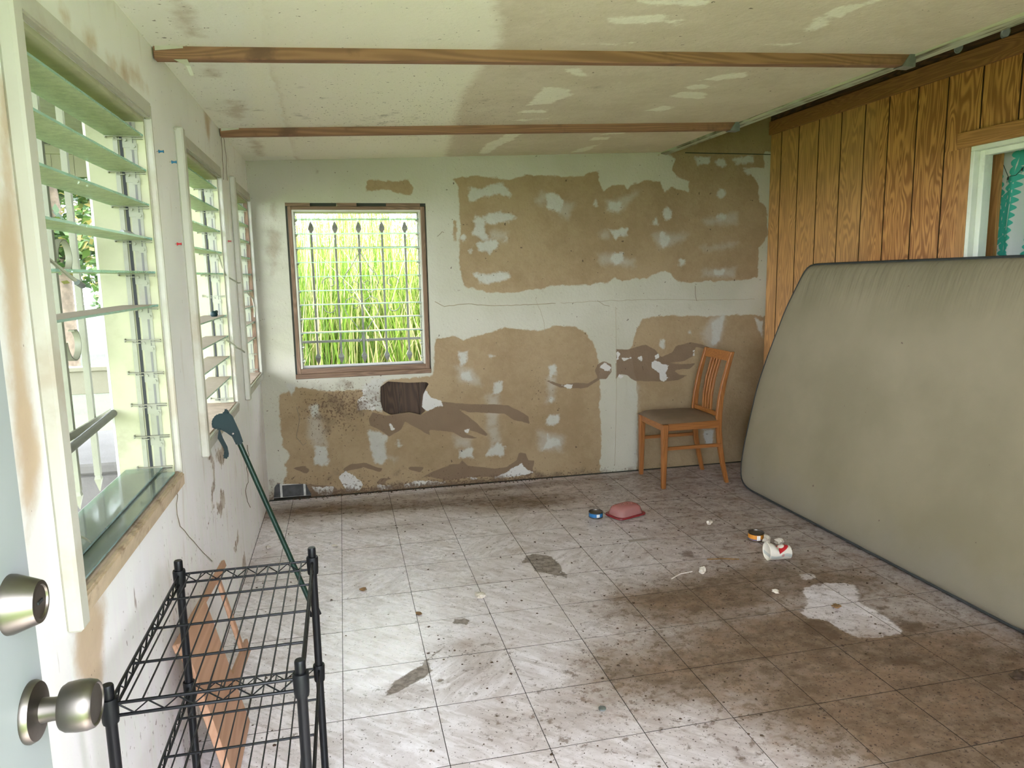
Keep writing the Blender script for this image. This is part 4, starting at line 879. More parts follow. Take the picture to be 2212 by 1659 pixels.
# reacher tool leaning on the second sill
rt = empty('reacher_tool', (.35, 2.98, 0))
A = Vector(on('X', .088, 512, 945)); Bf = Vector((.352, 2.985, .012)); dirn = (A-Bf).normalized()
MB().tube([Bf+dirn*.06, A], .0105, 14).build('pole', M['green'], rt, smooth=True)
nrm = Vector(CAM-np.array(A)).normalized(); side = dirn.cross(nrm).normalized()
def hp(a, b): return A+dirn*a+side*b
sgn = 1 if (Vector(AX[0]).dot(side) < 0) else -1
def plate(poly, th, nm, mt, par, bev=.003):
    pts = [tuple(hp(a, b*sgn)-nrm*th/2) for a, b in poly]
    return MB().prism(pts, nrm*th).build(nm, mt, par, bevel=bev, seg=2, smooth=True)
hd = plate([(-.03,-.014),(.02,-.018),(.085,-.017),(.098,-.012),(.104,-.008),(.118,-.012),(.125,-.006),(.118,.004),(.108,.008),(.115,.03),(.108,.05),(.092,.064),(.072,.068),(.06,.06),(.055,.045),(.035,.03),(.01,.016),(-.03,.014)], .03, 'handle', M['teal_plastic'], rt, .006)
tr_ = plate([(.085,.066),(.06,.070),(.02,.066),(-.02,.062),(-.038,.066),(-.05,.078),(-.062,.074),(-.062,.06),(-.048,.052),(-.02,.046),(.02,.048),(.055,.046),(.08,.045)], .014, 'trigger', M['teal_plastic'], rt, .004)
q = hp(.02, .008*sgn)+nrm*.0155; MB().lathe([(.001,0),(.004,0),(.004,.0015),(.001,.002)], q, nrm, 10).build('rivet', M['steel'], hd)
for s in (-1, 1):
    sv = Vector((s*.018, s*.006, 0)); MB().tube([Bf+dirn*.07, Bf+dirn*.045+sv, Bf+dirn*.012+sv*.9], [.006,.006,.007], 8).build('jaw', M['blackcap'], rt, smooth=True)
tag(rt, 'green reacher grabber tool leaning against the window sill', 'grabber')

# wire rack
RX0, RX1, RY0, RY1, RZ = .0715, .4065, 1.358, 1.956, .70
rk = empty('wire_rack', ((RX0+RX1)/2, (RY0+RY1)/2, 0))
post_src = None
for x in (RX0, RX1):
    for y in (RY0, RY1):
        if post_src is None:
            post_src = MB().lathe([(.001,0),(.012,0),(.012,.008),(.0102,.012),(.0102,RZ-.03),(.0106,RZ-.028),(.0106,RZ-.003),(.0092,RZ),(.001,RZ)], (x, y, 0), (0,0,1), 20).build('post', M['black'], rk, smooth=True); px0 = (x, y)
        else: share(post_src, 'post', rk, (x-px0[0], y-px0[1], 0))
for zt in (RZ-.038, .35):
    sh = empty('shelf', (0,0,0)); sh.parent = rk; sh.location = (0, 0, 0); WORG[sh.name] = WORG[rk.name]
    for x in (RX0, RX1):
        for y in (RY0, RY1): MB().lathe([(.0102,-.036),(.0135,-.036),(.0145,-.03),(.0158,.008),(.0148,.012),(.0102,.012)], (x, y, zt), (0,0,1), 20, cap=False).build('collar', M['blackcap'], sh, smooth=True)
    for y in (RY0, RY1):
        MB().tube([(RX0+.01, y, zt), (RX1-.01, y, zt)], .0032, 8).tube([(RX0+.01, y, zt-.024), (RX1-.01, y, zt-.024)], .0032, 8).build('rim_bar', M['black'], sh)
        n = 12; MB().tube([(RX0+.014+(RX1-RX0-.028)*i/n, y, zt-.002-(.020 if i % 2 else 0)) for i in range(n+1)], .0018, 6).build('truss_wire', M['black'], sh)
    for x in (RX0, RX1):
        MB().tube([(x, RY0+.01, zt), (x, RY1-.01, zt)], .0032, 8).tube([(x, RY0+.01, zt-.024), (x, RY1-.01, zt-.024)], .0032, 8).build('rim_bar', M['black'], sh)
        n = 22; MB().tube([(x, RY0+.014+(RY1-RY0-.028)*i/n, zt-.002-(.020 if i % 2 else 0)) for i in range(n+1)], .0018, 6).build('truss_wire', M['black'], sh)
    for i in range(1, 4):
        y = RY0+(RY1-RY0)*i/4; MB().tube([(RX0, y, zt-.003), (RX1, y, zt-.003)], .0030, 8).build('cross_bar', M['black'], sh)
    s0 = None
    for i in range(1, 12):
        x = RX0+(RX1-RX0)*i/12
        if s0 is None: s0 = MB().tube([(x, RY0, zt+.002), (x, RY1, zt+.002)], .0018, 6).build('wire', M['black'], sh); xs0 = x
        else: share(s0, 'wire', sh, (x-xs0, 0, 0))
tag(rk, 'black wire shelving rack in the foreground by the left wall', 'shelf rack')

# wooden frame with panel leaning on the wall behind the rack
wf = empty('wooden_frame', (.1, 2.25, 0))
def lp(y, z, off=0.): 
    t_ = z/.44; return (.132-.108*t_+off*.97, y+.05, z+off*.24)
def lboard(y0, z0, y1, z1, y2, z2, y3, z3, th, nm, lift=0.):
    pts = [lp(y0,z0,lift), lp(y1,z1,lift), lp(y2,z2,lift), lp(y3,z3,lift)]
    return MB().hexa(pts+[lp(y0,z0,lift+th), lp(y1,z1,lift+th), lp(y2,z2,lift+th), lp(y3,z3,lift+th)]).build(nm, M['tanwood'], wf, bevel=.002)
lboard(1.93,.006, 2.24,.006, 2.25,.43, 1.95,.445, .022, 'panel', .014)
lboard(1.96,.415, 2.70,.365, 2.70,.39, 1.96,.44, .013, 'top_rail', 0)
lboard(2.52,.09, 2.555,.085, 2.575,.37, 2.545,.37, .012, 'slat', .0)
lboard(2.2,.10, 2.62,.06, 2.63,.105, 2.2,.15, .013, 'bottom_rail', -.001)
lboard(2.0,.02, 2.03,.02, 2.03,.41, 2.0,.41, .012, 'batten', 0)
tag(wf, 'pale tan wooden frame with a panel leaning on the left wall behind the rack', 'wooden frame')

# chair
ch = empty('dining_chair', (2.735, 4.49, 0))
def cb(poly, y0, y1, nm, mt, bev=.004):   # side profile polygon in (x,z) extruded in y, chair local: front = -x
    return MB().prism([(x, y0, z) for x, z in poly], (0, y1-y0, 0)).build(nm, mt, ch, bevel=bev, seg=2, smooth=True, local=True)
for s in (-1, 1):
    y = s*.185; xf = -.215
    MB().hexa([(xf-.012,y-.014,0),(xf+.014,y-.014,0),(xf+.014,y+.014,0),(xf-.012,y+.014,0),(xf-.016,y-.019,.43),(xf+.026,y-.019,.43),(xf+.026,y+.019,.43),(xf-.016,y+.019,.43)]).build('leg', M['chairz'], ch, bevel=.003, local=True)
    y = s*.172
    cl_ = [(.252,0),(.222,.12),(.196,.25),(.182,.38),(.182,.47),(.192,.58),(.215,.70),(.255,.845),(.268,.885)]
    wd = [.026,.03,.034,.038,.040,.036,.032,.028,.026]
    poly = [(x-w/2, z) for (x, z), w in zip(cl_, wd)]+[(x+w/2, z) for (x, z), w in reversed(list(zip(cl_, wd)))]
    MB().prism([(x, y-.012, z) for x, z in poly], (0, .024, 0)).build('leg', M['chairz'], ch, bevel=.003, local=True)['label'] = 'rear leg and back upright in one piece'
    MB().box((-.19, s*.178-.009, .385), (.175, s*.178+.009, .435)).build('apron', M['chairx'], ch, bevel=.002, local=True)
    MB().box((-.2, s*.180-.008, .255), (.20, s*.180+.008, .278)).build('stretcher', M['chairx'], ch, bevel=.002, local=True)
MB().box((-.222, -.17, .385), (-.202, .17, .435)).build('apron', M['chairx'], ch, bevel=.002, local=True)
MB().box((.17, -.165, .385), (.19, .165, .435)).build('apron', M['chairx'], ch, bevel=.002, local=True)
MB().hexa([(.240,-.16,.825),(.262,-.16,.82),(.262,.16,.82),(.240,.16,.825),(.258,-.162,.885),(.28,-.162,.882),(.28,.162,.882),(.258,.162,.885)]).build('top_rail', M['chairx'], ch, bevel=.004, seg=2, smooth=True, local=True)
MB().box((.175, -.16, .455), (.195, .16, .485)).build('lower_back_rail', M['chairx'], ch, bevel=.003, local=True)
for i in range(4):
    y = -.054+.036*i; cl2 = [(.186,.48),(.190,.58),(.210,.70),(.248,.83)]; w = .014
    poly = [(x-w/2, z) for x, z in cl2]+[(x+w/2, z) for x, z in reversed(cl2)]
    MB().prism([(x, y-.008, z) for x, z in poly], (0, .016, 0)).build('back_slat', M['chairz'], ch, bevel=.002, local=True)
# padded seat
mb = MB(); nu, nv = 16, 14; vs_ = []; 
for i in range(nu+1):
    for j in range(nv+1):
        a, b = i/nu*2-1, j/nv*2-1; k_ = max(0., (1-abs(a)**6)*(1-abs(b)**6)); wy = .205-.022*(a+1)/2
        vs_.append((-.028+.213*a*(1-.03*b*b), wy*b*(1-.03*a*a), .438+.032*k_**.5))
n0 = len(vs_)
for i in range(nu+1):
    for j in range(nv+1): x, y, z = vs_[i*(nv+1)+j]; vs_.append((x*.99, y*.99, .434))
fs_ = [(i*(nv+1)+j, (i+1)*(nv+1)+j, (i+1)*(nv+1)+j+1, i*(nv+1)+j+1) for i in range(nu) for j in range(nv)]
fs_ += [tuple(n0+q for q in reversed(f)) for f in fs_]
rim = [i*(nv+1) for i in range(nu+1)]+[nu*(nv+1)+j for j in range(1, nv+1)]+[i*(nv+1)+nv for i in range(nu-1, -1, -1)]+[j for j in range(nv-1, 0, -1)]
fs_ += [(rim[k_], rim[(k_+1) % len(rim)], n0+rim[(k_+1) % len(rim)], n0+rim[k_]) for k_ in range(len(rim))]
mb.add(vs_, fs_); mb.build('seat', M['seat'], ch, smooth=True, local=True)['label'] = 'brown vinyl padded seat'
tag(ch, 'honey coloured wooden dining chair with brown seat by the back wall', 'chair')

# mattress
def m_mattress():
    t = NT('grimy_mattress_cloth'); p = t.pos(); o = t.obj()
    c = t.mix(t.step(t.noise(p, 2.2, 4), .3, .7), rgb(114, 105, 81), rgb(125, 115, 91))
    z = t.sep(p)[2]
    c = t.mix(t.math('MULTIPLY', t.step(t.math('ADD', z, t.math('MULTIPLY', t.math('SUBTRACT', t.noise(p, 5, 4), .5), .35)), .02, .32, 1., 0.), .4), c, rgb(122, 116, 106))
    c = t.mix(t.math('MULTIPLY', t.step(t.noise(p, 6, 5, .7), .6, .8), .25), c, rgb(116, 104, 84))
    c = t.mix(t.math('MULTIPLY', t.step(t.noise(p, 30, 2, .5), .765, .785), .8), c, rgb(80, 64, 50))
    wv = t.noise(t.mapv(p, (1, 1, 1)), 420, 1)
    wr = t.noise(t.mapv(p, (3, 9, .9)), 1.5, 3)
    top = t.step(z, 1.1, 1.42)
    return t.done(t.bsdf(c, .85, 0., t.bump(t.math('ADD', t.math('MULTIPLY', t.math('MULTIPLY', wr, top), 9.), t.math('MULTIPLY', wv, .12)), .003)))
M['mattress'] = m_mattress(); M['piping'] = m_simple('dark_grey_piping', rgb(40, 42, 40), .75, var=.15, scale=30)
mt = empty('mattress', (3.2, 3.15, 0))
B0 = np.array([2.985, 0, .028]); T0 = np.array([3.325, 0, 1.45]); up = (T0-B0)/np.linalg.norm(T0-B0); nn = np.array([-up[2], 0, up[0]])
def mp(px, py):
    p = onplane(B0, nn, px, py); return (p[1], (p-B0) @ up)
outl = [mp(*q) for q in ((1735,574),(1712,620),(1690,665),(1672,712),(1648,775),(1628,835),(1612,905),(1600,960),(1592,1010),(1594,1040),(1606,1068),(1630,1090),(1700,1124),(1800,1170),(1900,1218),(2000,1270),(2100,1322),(2170,1362),(2200,1379))]
Lh = np.linalg.norm(T0-B0)
yr = 2.02
outl = [(y, max(v, .0)) for y, v in outl]
outl += [(2.06, .012), (2.0, .05), (1.985, .12), (1.975, .5), (1.975, 1.0), (1.985, Lh-.1), (2.0, Lh-.03), (2.06, Lh-.002), (2.3, Lh+.0), (2.58, Lh+.008), (3.0, Lh+.004), (3.5, Lh), (3.9, Lh-.004), (4.02, Lh-.006)]
O = np.array(outl); cen = O.mean(0)
# densify outline
seg = np.linalg.norm(np.roll(O, -1, 0)-O, axis=1); cum = np.concatenate([[0], np.cumsum(seg)]); NO = 220
tt = np.linspace(0, cum[-1], NO, endpoint=False); OC = np.concatenate([O, O[:1]])
OD = np.stack([np.interp(tt, cum, OC[:, 0]), np.interp(tt, cum, OC[:, 1])], 1)
for _ in range(3): OD = .5*OD+.25*(np.roll(OD, 1, 0)+np.roll(OD, -1, 0))
OD[:, 1] = np.maximum(OD[:, 1], 0)
TH = .195
def m3(y, v, n_): return tuple(B0+np.array([0, y, 0])+up*v+nn*n_)
RG = [(1, 0.), (.985, .012), (.96, .022), (.9, .032), (.75, .04), (.55, .044), (.3, .046), (.1, .047)]
vs_ = []; 
for sc_, nh in RG:
    for (y, v) in OD: q = cen+(np.array([y, v])-cen)*sc_; vs_.append(m3(q[0], q[1], nh-.03))
fs_ = []
for r in range(len(RG)-1): fs_ += [(r*NO+i, r*NO+(i+1) % NO, (r+1)*NO+(i+1) % NO, (r+1)*NO+i) for i in range(NO)]
vs_.append(m3(cen[0], cen[1], .017)); c0 = len(vs_)-1; r = len(RG)-1
fs_ += [(r*NO+i, r*NO+(i+1) % NO, c0) for i in range(NO)]
b0 = len(vs_)
depths = [.06, .12, TH-.02, TH-.005]
for dd in depths:
    infl = .006*math.sin(math.pi*dd/TH)
    for (y, v) in OD:
        q = np.array([y, v]); q = q+(q-cen)/np.linalg.norm(q-cen)*infl*(1 if v > .08 else 0); vs_.append(m3(q[0], q[1], -.03-dd))
prev = 0
for k_ in range(len(depths)):
    cur_ = b0+k_*NO; fs_ += [(prev+(i+1) % NO, prev+i, cur_+i, cur_+(i+1) % NO) for i in range(NO)]; prev = cur_
vs_.append(m3(cen[0], cen[1], -.03-TH)); c1 = len(vs_)-1
fs_ += [(prev+(i+1) % NO, prev+i, c1) for i in range(NO)]
A_ = np.array(vs_); A_[:, 2] = np.maximum(A_[:, 2], .004); A_[:, 0] = np.minimum(A_[:, 0], W-.004)
mb = MB(); mb.add([tuple(q) for q in A_], fs_); mb.build('body', M['mattress'], mt, smooth='all')
for off_ in (-.034, -.03-TH+.01):
    pp = [m3(y, v, off_) for y, v in (OD-cen)*1.0035+cen]; pp = [(min(x, W-.012), y, max(z, .008)) for x, y, z in pp]
    MB().tube(pp, .0085, 8, closed=True).build('piping', M['piping'], mt, smooth=True)
# shallow pull wrinkles in the cover under the top edge
tag(mt, 'large grimy off-white mattress leaning on the plywood wall', 'mattress')

# cans
def can(px, py, r, h, lab, col, col2):
    p = on('Z', 0, px, py); e = empty('food_can', (p[0], p[1], 0))
    MB().lathe([(.001,.001),(r*.93,.001),(r,.003),(r,.005),(r*.97,.006),(r*.97,h-.006),(r,h-.004),(r,h-.001),(r*.965,h),(r*.93,h-.001),(r*.91,h-.006),(.001,h-.0055)], p, (0,0,1), 36, cap=False).build('tin_body', M['steel'], e, smooth=True)
    MB().lathe([(r*.972,.008),(r*.978,.009),(r*.978,h-.009),(r*.972,h-.008)], p, (0,0,1), 36, cap=False).build('paper_label', m_simple('can_label', col, .5, var=.1, scale=60), e, smooth=True)
    MB().lathe([(r*.979,.009),(r*.98,.0092),(r*.98,.0145),(r*.979,.0147)], p, (0,0,1), 36, cap=False).build('label_band', m_simple('can_band', col2, .5), e, smooth=True)
    a0 = math.atan2(-p[1], CAM[0]-p[0])+.35; mb = MB(); vs_ = []
    for i in range(6):
        a_ = a0+(i/5-.5)*.45
        for z in (.010, h-.010):
            for rr in (r*.981, r*.986): vs_.append((p[0]+rr*math.cos(a_), p[1]+rr*math.sin(a_), z))
    fs_ = []
    for i in range(5):
        b = i*4; fs_ += [(b+1,b+5,b+7,b+3),(b,b+2,b+6,b+4),(b,b+4,b+5,b+1),(b+2,b+3,b+7,b+6)]
    fs_ += [(0,1,3,2),(20,22,23,21)]
    mb.add(vs_, fs_).build('white_label_panel', m_simple('can_white_panel', rgb(214,212,204), .5, var=.15, scale=160), e)
    tag(e, lab, 'can', 'empty food cans')
can(1287, 1117, .042, .037, 'short tin can with blue label on the floor beside the red container', rgb(34, 104, 156), rgb(28, 92, 140))
can(1633, 1166, .042, .045, 'short tin can with orange label on the floor near the paper cup', rgb(196, 128, 40), rgb(70, 84, 130))

# red plastic container upside down
p = on('Z', 0, 1351, 1112); rc = empty('plastic_container', (p[0], p[1], 0), .35)
def rrect(a, b, r, n=6): 
    out = []
    for cx_, cy_, s0 in ((a-r, b-r, 0), (-a+r, b-r, 1), (-a+r, -b+r, 2), (a-r, -b+r, 3)):
        out += [(cx_+r*math.cos(H*s0+H*k_/n), cy_+r*math.sin(H*s0+H*k_/n)) for k_ in range(n+1)]
    return out
def loft(layers, name, mat, par, capt=True):
    mb = MB(); n = len(layers[0][0]); vs_ = []; fs_ = []
    for poly, z in layers: vs_ += [(x, y, z) for x, y in poly]
    for i in range(len(layers)-1): fs_ += [(i*n+k_, i*n+(k_+1) % n, (i+1)*n+(k_+1) % n, (i+1)*n+k_) for k_ in range(n)]
    if capt: fs_.append(tuple((len(layers)-1)*n+k_ for k_ in range(n)))
    return mb.add(vs_, fs_).build(name, mat, par, smooth=True, local=True)
def m_tint(name, col, tr):
    t = NT(name); tb = t.n('ShaderNodeBsdfTransparent'); tb.inputs[0].default_value = col
    return t.done(t.mixs(tr, t.bsdf(col, .25), tb.outputs[0]))
M['redlid'] = m_simple('dark_red_plastic', rgb(122, 30, 34), .35, var=.1)
M['redclear'] = m_tint('pink_clear_plastic', rgb(226, 170, 164), .68)
loft([(rrect(.104,.074,.03),.003),(rrect(.107,.077,.032),.006),(rrect(.106,.076,.032),.013),(rrect(.098,.068,.03),.0135)], 'lid', M['redlid'], rc)
loft([(rrect(.094,.066,.04),.0136),(rrect(.092,.064,.04),.025),(rrect(.086,.058,.04),.048),(rrect(.078,.050,.038),.058),(rrect(.066,.040,.034),.0635),(rrect(.05,.026,.024),.065)], 'tub', M['redclear'], rc)
tag(rc, 'upturned clear pink plastic food tub on a red lid', 'food container')

# crumpled paper cup on its side
p = on('Z', 0, 1680, 1207); cu = empty('paper_cup', (p[0], p[1], 0))
def m_cup():
    t = NT('printed_cup_paper'); s = t.sep(t.obj()); x, y, z = s
    c = t.mix(t.noise(t.obj(), 30, 3), rgb(222, 216, 200), rgb(206, 198, 182))
    band = t.math('ADD', t.math('MULTIPLY', t.math('SINE', t.math('MULTIPLY', x, 60.)), .006), -.004)
    g = t.step(t.math('ABSOLUTE', t.math('SUBTRACT', t.math('SUBTRACT', z, .03), band)), .008, .009, 1., 0.)
    c = t.mix(t.math('MULTIPLY', g, .8), c, rgb(166, 172, 166))
    d = t.math('ABSOLUTE', t.math('SUBTRACT', t.math('SUBTRACT', z, .052), t.math('MULTIPLY', x, .45)))
    red = t.math('MULTIPLY', t.step(d, .006, .0068, 1., 0.), t.step(x, -.012, -.01))
    c = t.mix(red, c, rgb(176, 22, 30))
    r2 = t.math('ADD', t.math('POWER', t.math('MULTIPLY', t.math('SUBTRACT', x, .008), 1.), 2.), t.math('POWER', t.math('SUBTRACT', z, .032), 2.))
    em = t.math('MULTIPLY', t.step(r2, .00006, .00007, 1., 0.), t.step(t.math('SINE', t.math('MULTIPLY', t.math('ADD', x, z), 900.)), -.1, .1))
    c = t.mix(em, c, rgb(170, 40, 40))
    return t.done(t.bsdf(c, .6))
M['cup'] = m_cup()
mb = MB(); n, m = 32, 14; vs_ = []; LC = .115
for j in range(m+1):
    f = j/m; x = -LC/2+LC*f; r = .043-.010*f
    for i in range(n):
        a_ = 2*math.pi*i/n; ry, rz_ = math.cos(a_), math.sin(a_)
        dent = 0
        if rz_ > 0: dent = .020*math.exp(-((f-.45)/.13)**2)*rz_
        vs_.append((x, r*ry*(1+.1*math.exp(-((f-.48)/.2)**2)), .0425+r*rz_-dent-(.010*f)*.95))
fs_ = [(j*n+i, j*n+(i+1) % n, (j+1)*n+(i+1) % n, (j+1)*n+i) for j in range(m) for i in range(n)]
c0 = len(vs_); vs_ += [(-LC/2+.004, .84*vs_[i][1], .0425+.84*(vs_[i][2]-.0425)) for i in range(n)]; fs_ += [(i, c0+i, c0+(i+1) % n, (i+1) % n) for i in range(n)]
c1 = len(vs_); vs_ += [(-LC/2+.004, .1*vs_[i][1], .0425+.1*(vs_[i][2]-.0425)) for i in range(n)]; fs_ += [(c0+i, c1+i, c1+(i+1) % n, c0+(i+1) % n) for i in range(n)]; fs_.append(tuple(c1+i for i in range(n)))
mb.add(vs_, fs_); cu.rotation_euler = (0, 0, -.12)
mb.build('cup_body', M['cup'], cu, smooth=True, local=True)
MB().tube([(-LC/2, .0435*math.cos(2*math.pi*i/28), .0425+.0435*math.sin(2*math.pi*i/28)) for i in range(28)], .002, 6, closed=True).build('rolled_rim', m_simple('cup_rim', rgb(222,214,196), .6), cu, smooth=True, local=True)
tag(cu, 'crumpled white and red paper cup lying on its side', 'cup')

# crumpled papers, leaves and flakes
M['tissue'] = m_simple('dirty_tissue', rgb(206, 196, 180), .9, var=.15, scale=60, dirt=rgb(120, 100, 80), dirt_amt=.6)
M['leaf'] = m_simple('dry_leaf', rgb(122, 92, 56), .85, var=.3, scale=60)
M['flake'] = m_simple('pale_plaster_flake', rgb(206, 196, 184), .9, var=.1, scale=40)
M['mudbit'] = m_simple('dark_dirt_clump', rgb(70, 54, 40), .95, var=.3, scale=60)
def crumple(px, py, r, hz, mat, name, lab, cat, seed, group=None, sub=2):
    rr = random.Random(seed); bm = bmesh.new(); bmesh.ops.create_icosphere(bm, subdivisions=sub, radius=1.)
    for v in bm.verts:
        k_ = rr.uniform(.55, 1.15); v.co = Vector((v.co.x*r*k_, v.co.y*r*k_*.8, v.co.z*hz*k_))
    lo = min(v.co.z for v in bm.verts)
    for v in bm.verts: v.co.z -= lo
    me = bpy.data.meshes.new(name); bm.to_mesh(me); bm.free(); me.materials.append(mat)
    o = bpy.data.objects.new(name, me); COL.objects.link(o); p = on('Z', 0, px, py); o.location = (p[0], p[1], .0008); o.rotation_euler = (0, 0, rr.uniform(0, 6)); tag(o, lab, cat, group); return o
crumple(1655, 1178, .032, .03, M['tissue'], 'crumpled_tissue', 'crumpled dirty tissue wedged between the orange can and the cup', 'tissue', 1, 'crumpled tissues')
crumple(1683, 1177, .03, .016, M['tissue'], 'crumpled_tissue', 'flat crumpled tissue behind the paper cup', 'tissue', 2, 'crumpled tissues')
crumple(1516, 1240, .022, .02, M['tissue'], 'crumpled_tissue', 'small crumpled tissue on the dark stained floor, left of the cup', 'tissue', 3, 'crumpled tissues')
crumple(1533, 1133, .022, .013, M['tissue'], 'crumpled_tissue', 'small tissue scrap on the floor between the red tub and the mattress', 'tissue', 4, 'crumpled tissues')
crumple(1675, 1281, .018, .008, M['tissue'], 'paper_scrap', 'white paper scrap below the paper cup', 'paper scrap', 5)
crumple(1037, 1290, .034, .010, M['tissue'], 'crumpled_wrapper', 'small flattened crumpled wrapper in the middle of the bright floor', 'wrapper', 6)
crumple(580, 1185, .022, .008, M['flake'], 'plaster_flake', 'curled pale plaster flake on the floor beside the green pole', 'plaster flake', 7)
crumple(722, 1180, .022, .004, M['flake'], 'plaster_flake', 'pale plaster flake on the floor right of the rack post', 'plaster flake', 8)
crumple(1806, 1313, .022, .008, M['leaf'], 'dry_leaf', 'curled dry leaf on the clean patch beside the mattress', 'leaf', 9, 'dry leaves')
crumple(785, 1275, .02, .006, M['leaf'], 'dry_leaf', 'dry leaf scrap on the bright floor near the wire rack', 'leaf', 10, 'dry leaves')
crumple(905, 1327, .018, .004, M['leaf'], 'dry_leaf', 'dry leaf scrap on the bright floor below the crumpled wrapper', 'leaf', 11, 'dry leaves')
crumple(2200, 1463, .035, .010, M['mudbit'], 'dirt_clump', 'black dirt clump on the floor at the right picture edge', 'dirt clump', 12)
p = on('Z', 0, 1301, 1533); tag(MB().lathe([(.001,0),(.011,0),(.0125,.002),(.0125,.006),(.009,.0065),(.001,.0065)], (p[0], p[1], .0008), (0,0,1), 20).build('bottle_cap', M['galv'], smooth=True), 'small grey bottle cap on the front floor', 'cap')
p = on('Z', 0, 1377, 1168); tag(MB().prism([(p[0]-.05,p[1]-.014,.001),(p[0]+.05,p[1]-.02,.001),(p[0]+.053,p[1]+.012,.001),(p[0]-.047,p[1]+.016,.001)], (0,0,.003)).build('card_strip', m_simple('grey_card', rgb(150,138,128), .8)), 'flat grey card strip on the floor below the red tub', 'card')
p = on('Z', 0, 1560, 1210); tag(MB().tube([(p[0]-.07,p[1]+.02,.004),(p[0],p[1]+.005,.006),(p[0]+.08,p[1]-.02,.004)], .0035, 6).build('twig', M['leaf']), 'thin brown twig on the floor left of the cup', 'twig')
p = on('Z', 0, 1470, 1243); tag(MB().tube([(p[0]-.06,p[1]-.03,.003),(p[0],p[1]+.004,.006),(p[0]+.07,p[1]+.02,.003)], .0025, 6).build('straw_stalk', M['flake']), 'pale dry stalk on the floor beside a crumpled tissue', 'stalk')
# loose crumbs, past counting
vs_ = []; fs_ = []; rr = random.Random(5); cnt = 0
while cnt < 2600:
    x, y = rr.uniform(.02, W-.05), rr.uniform(.9, D-.12)
    dv = float(dirt_shade_at(np.array([x]), np.array([y]))[0])
    if rr.random() > .18+dv: continue
    if x > 2.42 and y > 4.2 or x > 2.9: continue
    r = rr.choice((.0012, .0015, .0018, .0022, .003, .005)) * rr.uniform(.6, 1.2); b = len(vs_); a_ = rr.uniform(0, 6.3)
    for k_ in range(5): q = a_+k_*1.2566; rk_ = r*rr.uniform(.6, 1.5); vs_.append((x+rk_*math.cos(q), y+rk_*math.sin(q), .0012))
    vs_.append((x+rr.uniform(-r, r)*.4, y, .0015+r*rr.uniform(.4, .9)))
    fs_ += [(b+k_, b+(k_+1) % 5, b+5) for k_ in range(5)]+[(b+4,b+3,b+2,b+1,b)]; cnt += 1
mb = MB(); mb.add(vs_, fs_); o = mb.build('floor_crumbs', M['mudbit']); o['kind'] = 'stuff'; tag(o, 'dark crumbs and dirt scattered over the floor', 'dirt')
# damp dark smudge where plaster crumbled at the foot of the back wall
vs_ = []; fs_ = []; cnt = 0
while cnt < 380:
    x = rr.uniform(.15, 1.9); y = D-.004-min(abs(rr.gauss(0, .025)), .08); r = rr.uniform(.002, .007); b = len(vs_); a_ = rr.uniform(0, 6.3)
    for k_ in range(5): q = a_+k_*1.2566; vs_.append((x+r*math.cos(q), min(y+r*math.sin(q), D-.001), .0015))
    vs_.append((x, min(y, D-.002), .002+r*.9)); fs_ += [(b+k_, b+(k_+1) % 5, b+5) for k_ in range(5)]+[(b+4,b+3,b+2,b+1,b)]; cnt += 1
mb = MB(); mb.add(vs_, fs_); o = mb.build('plaster_rubble', M['mudbit']); o['kind'] = 'stuff'; tag(o, 'dark crumbled plaster rubble along the foot of the back wall', 'rubble')

# push pins
M['pinblue'] = m_simple('blue_pin', rgb(36, 110, 150), .3); M['pinred'] = m_simple('red_pin', rgb(190, 40, 50), .3)
for (x, y, mt_, lab) in ((338,327,'pinblue','upper blue push pin in the wall between the near windows'),(366,350,'pinblue','lower blue push pin on the strip of the middle window'),(378,527,'pinred','red push pin beside the middle window strip'),(490,521,'pinred','red push pin between the middle and far windows')):
    xb = .029 if x in (366,) else .0
    p = on('X', xb, x, y); e = empty('push_pin', p)
    MB().lathe([(.0006,0),(.0006,.006),(.0008,.0062)], p, (1,0,0), 6).build('needle', M['steel'], e)
    MB().lathe([(.001,.006),(.005,.006),(.0052,.008),(.003,.0095),(.0026,.017),(.0044,.0185),(.0044,.0205),(.001,.021)], p, (1,0,0), 12).build('grip', M[mt_], e, smooth=True)
    tag(e, lab, 'push pin', 'push pins')
# small blue-grey lump on a louver of the middle window, a vial on a louver of the first
p = on('X', -.03, 463, 672); zl = zsL[6]+.003
o = MB().lathe([(.001,0),(.012,0),(.016,.008),(.014,.018),(.008,.024),(.001,.025)], (-.035, 3.47, zl), (0,0,1), 12).lathe([(.001,-.016),(.007,-.012),(.008,.0),(.006,.012),(.001,.014)], (-.03, 3.50, zl+.018), (0,1,.2), 10).build('toy_whistle', M['teal_plastic'], smooth=True); tag(o, 'small dark blue plastic toy on a louver of the middle window', 'toy')
o = MB().lathe([(.001,0),(.007,0),(.007,.09),(.0045,.095),(.0045,.115),(.001,.115)], (-.045, 2.18, zsL[3]+.0105), (0,1,0), 14).build('glass_vial', M['clearp'], smooth=True); tag(o, 'small clear vial lying on a louver of the nearest window', 'vial')
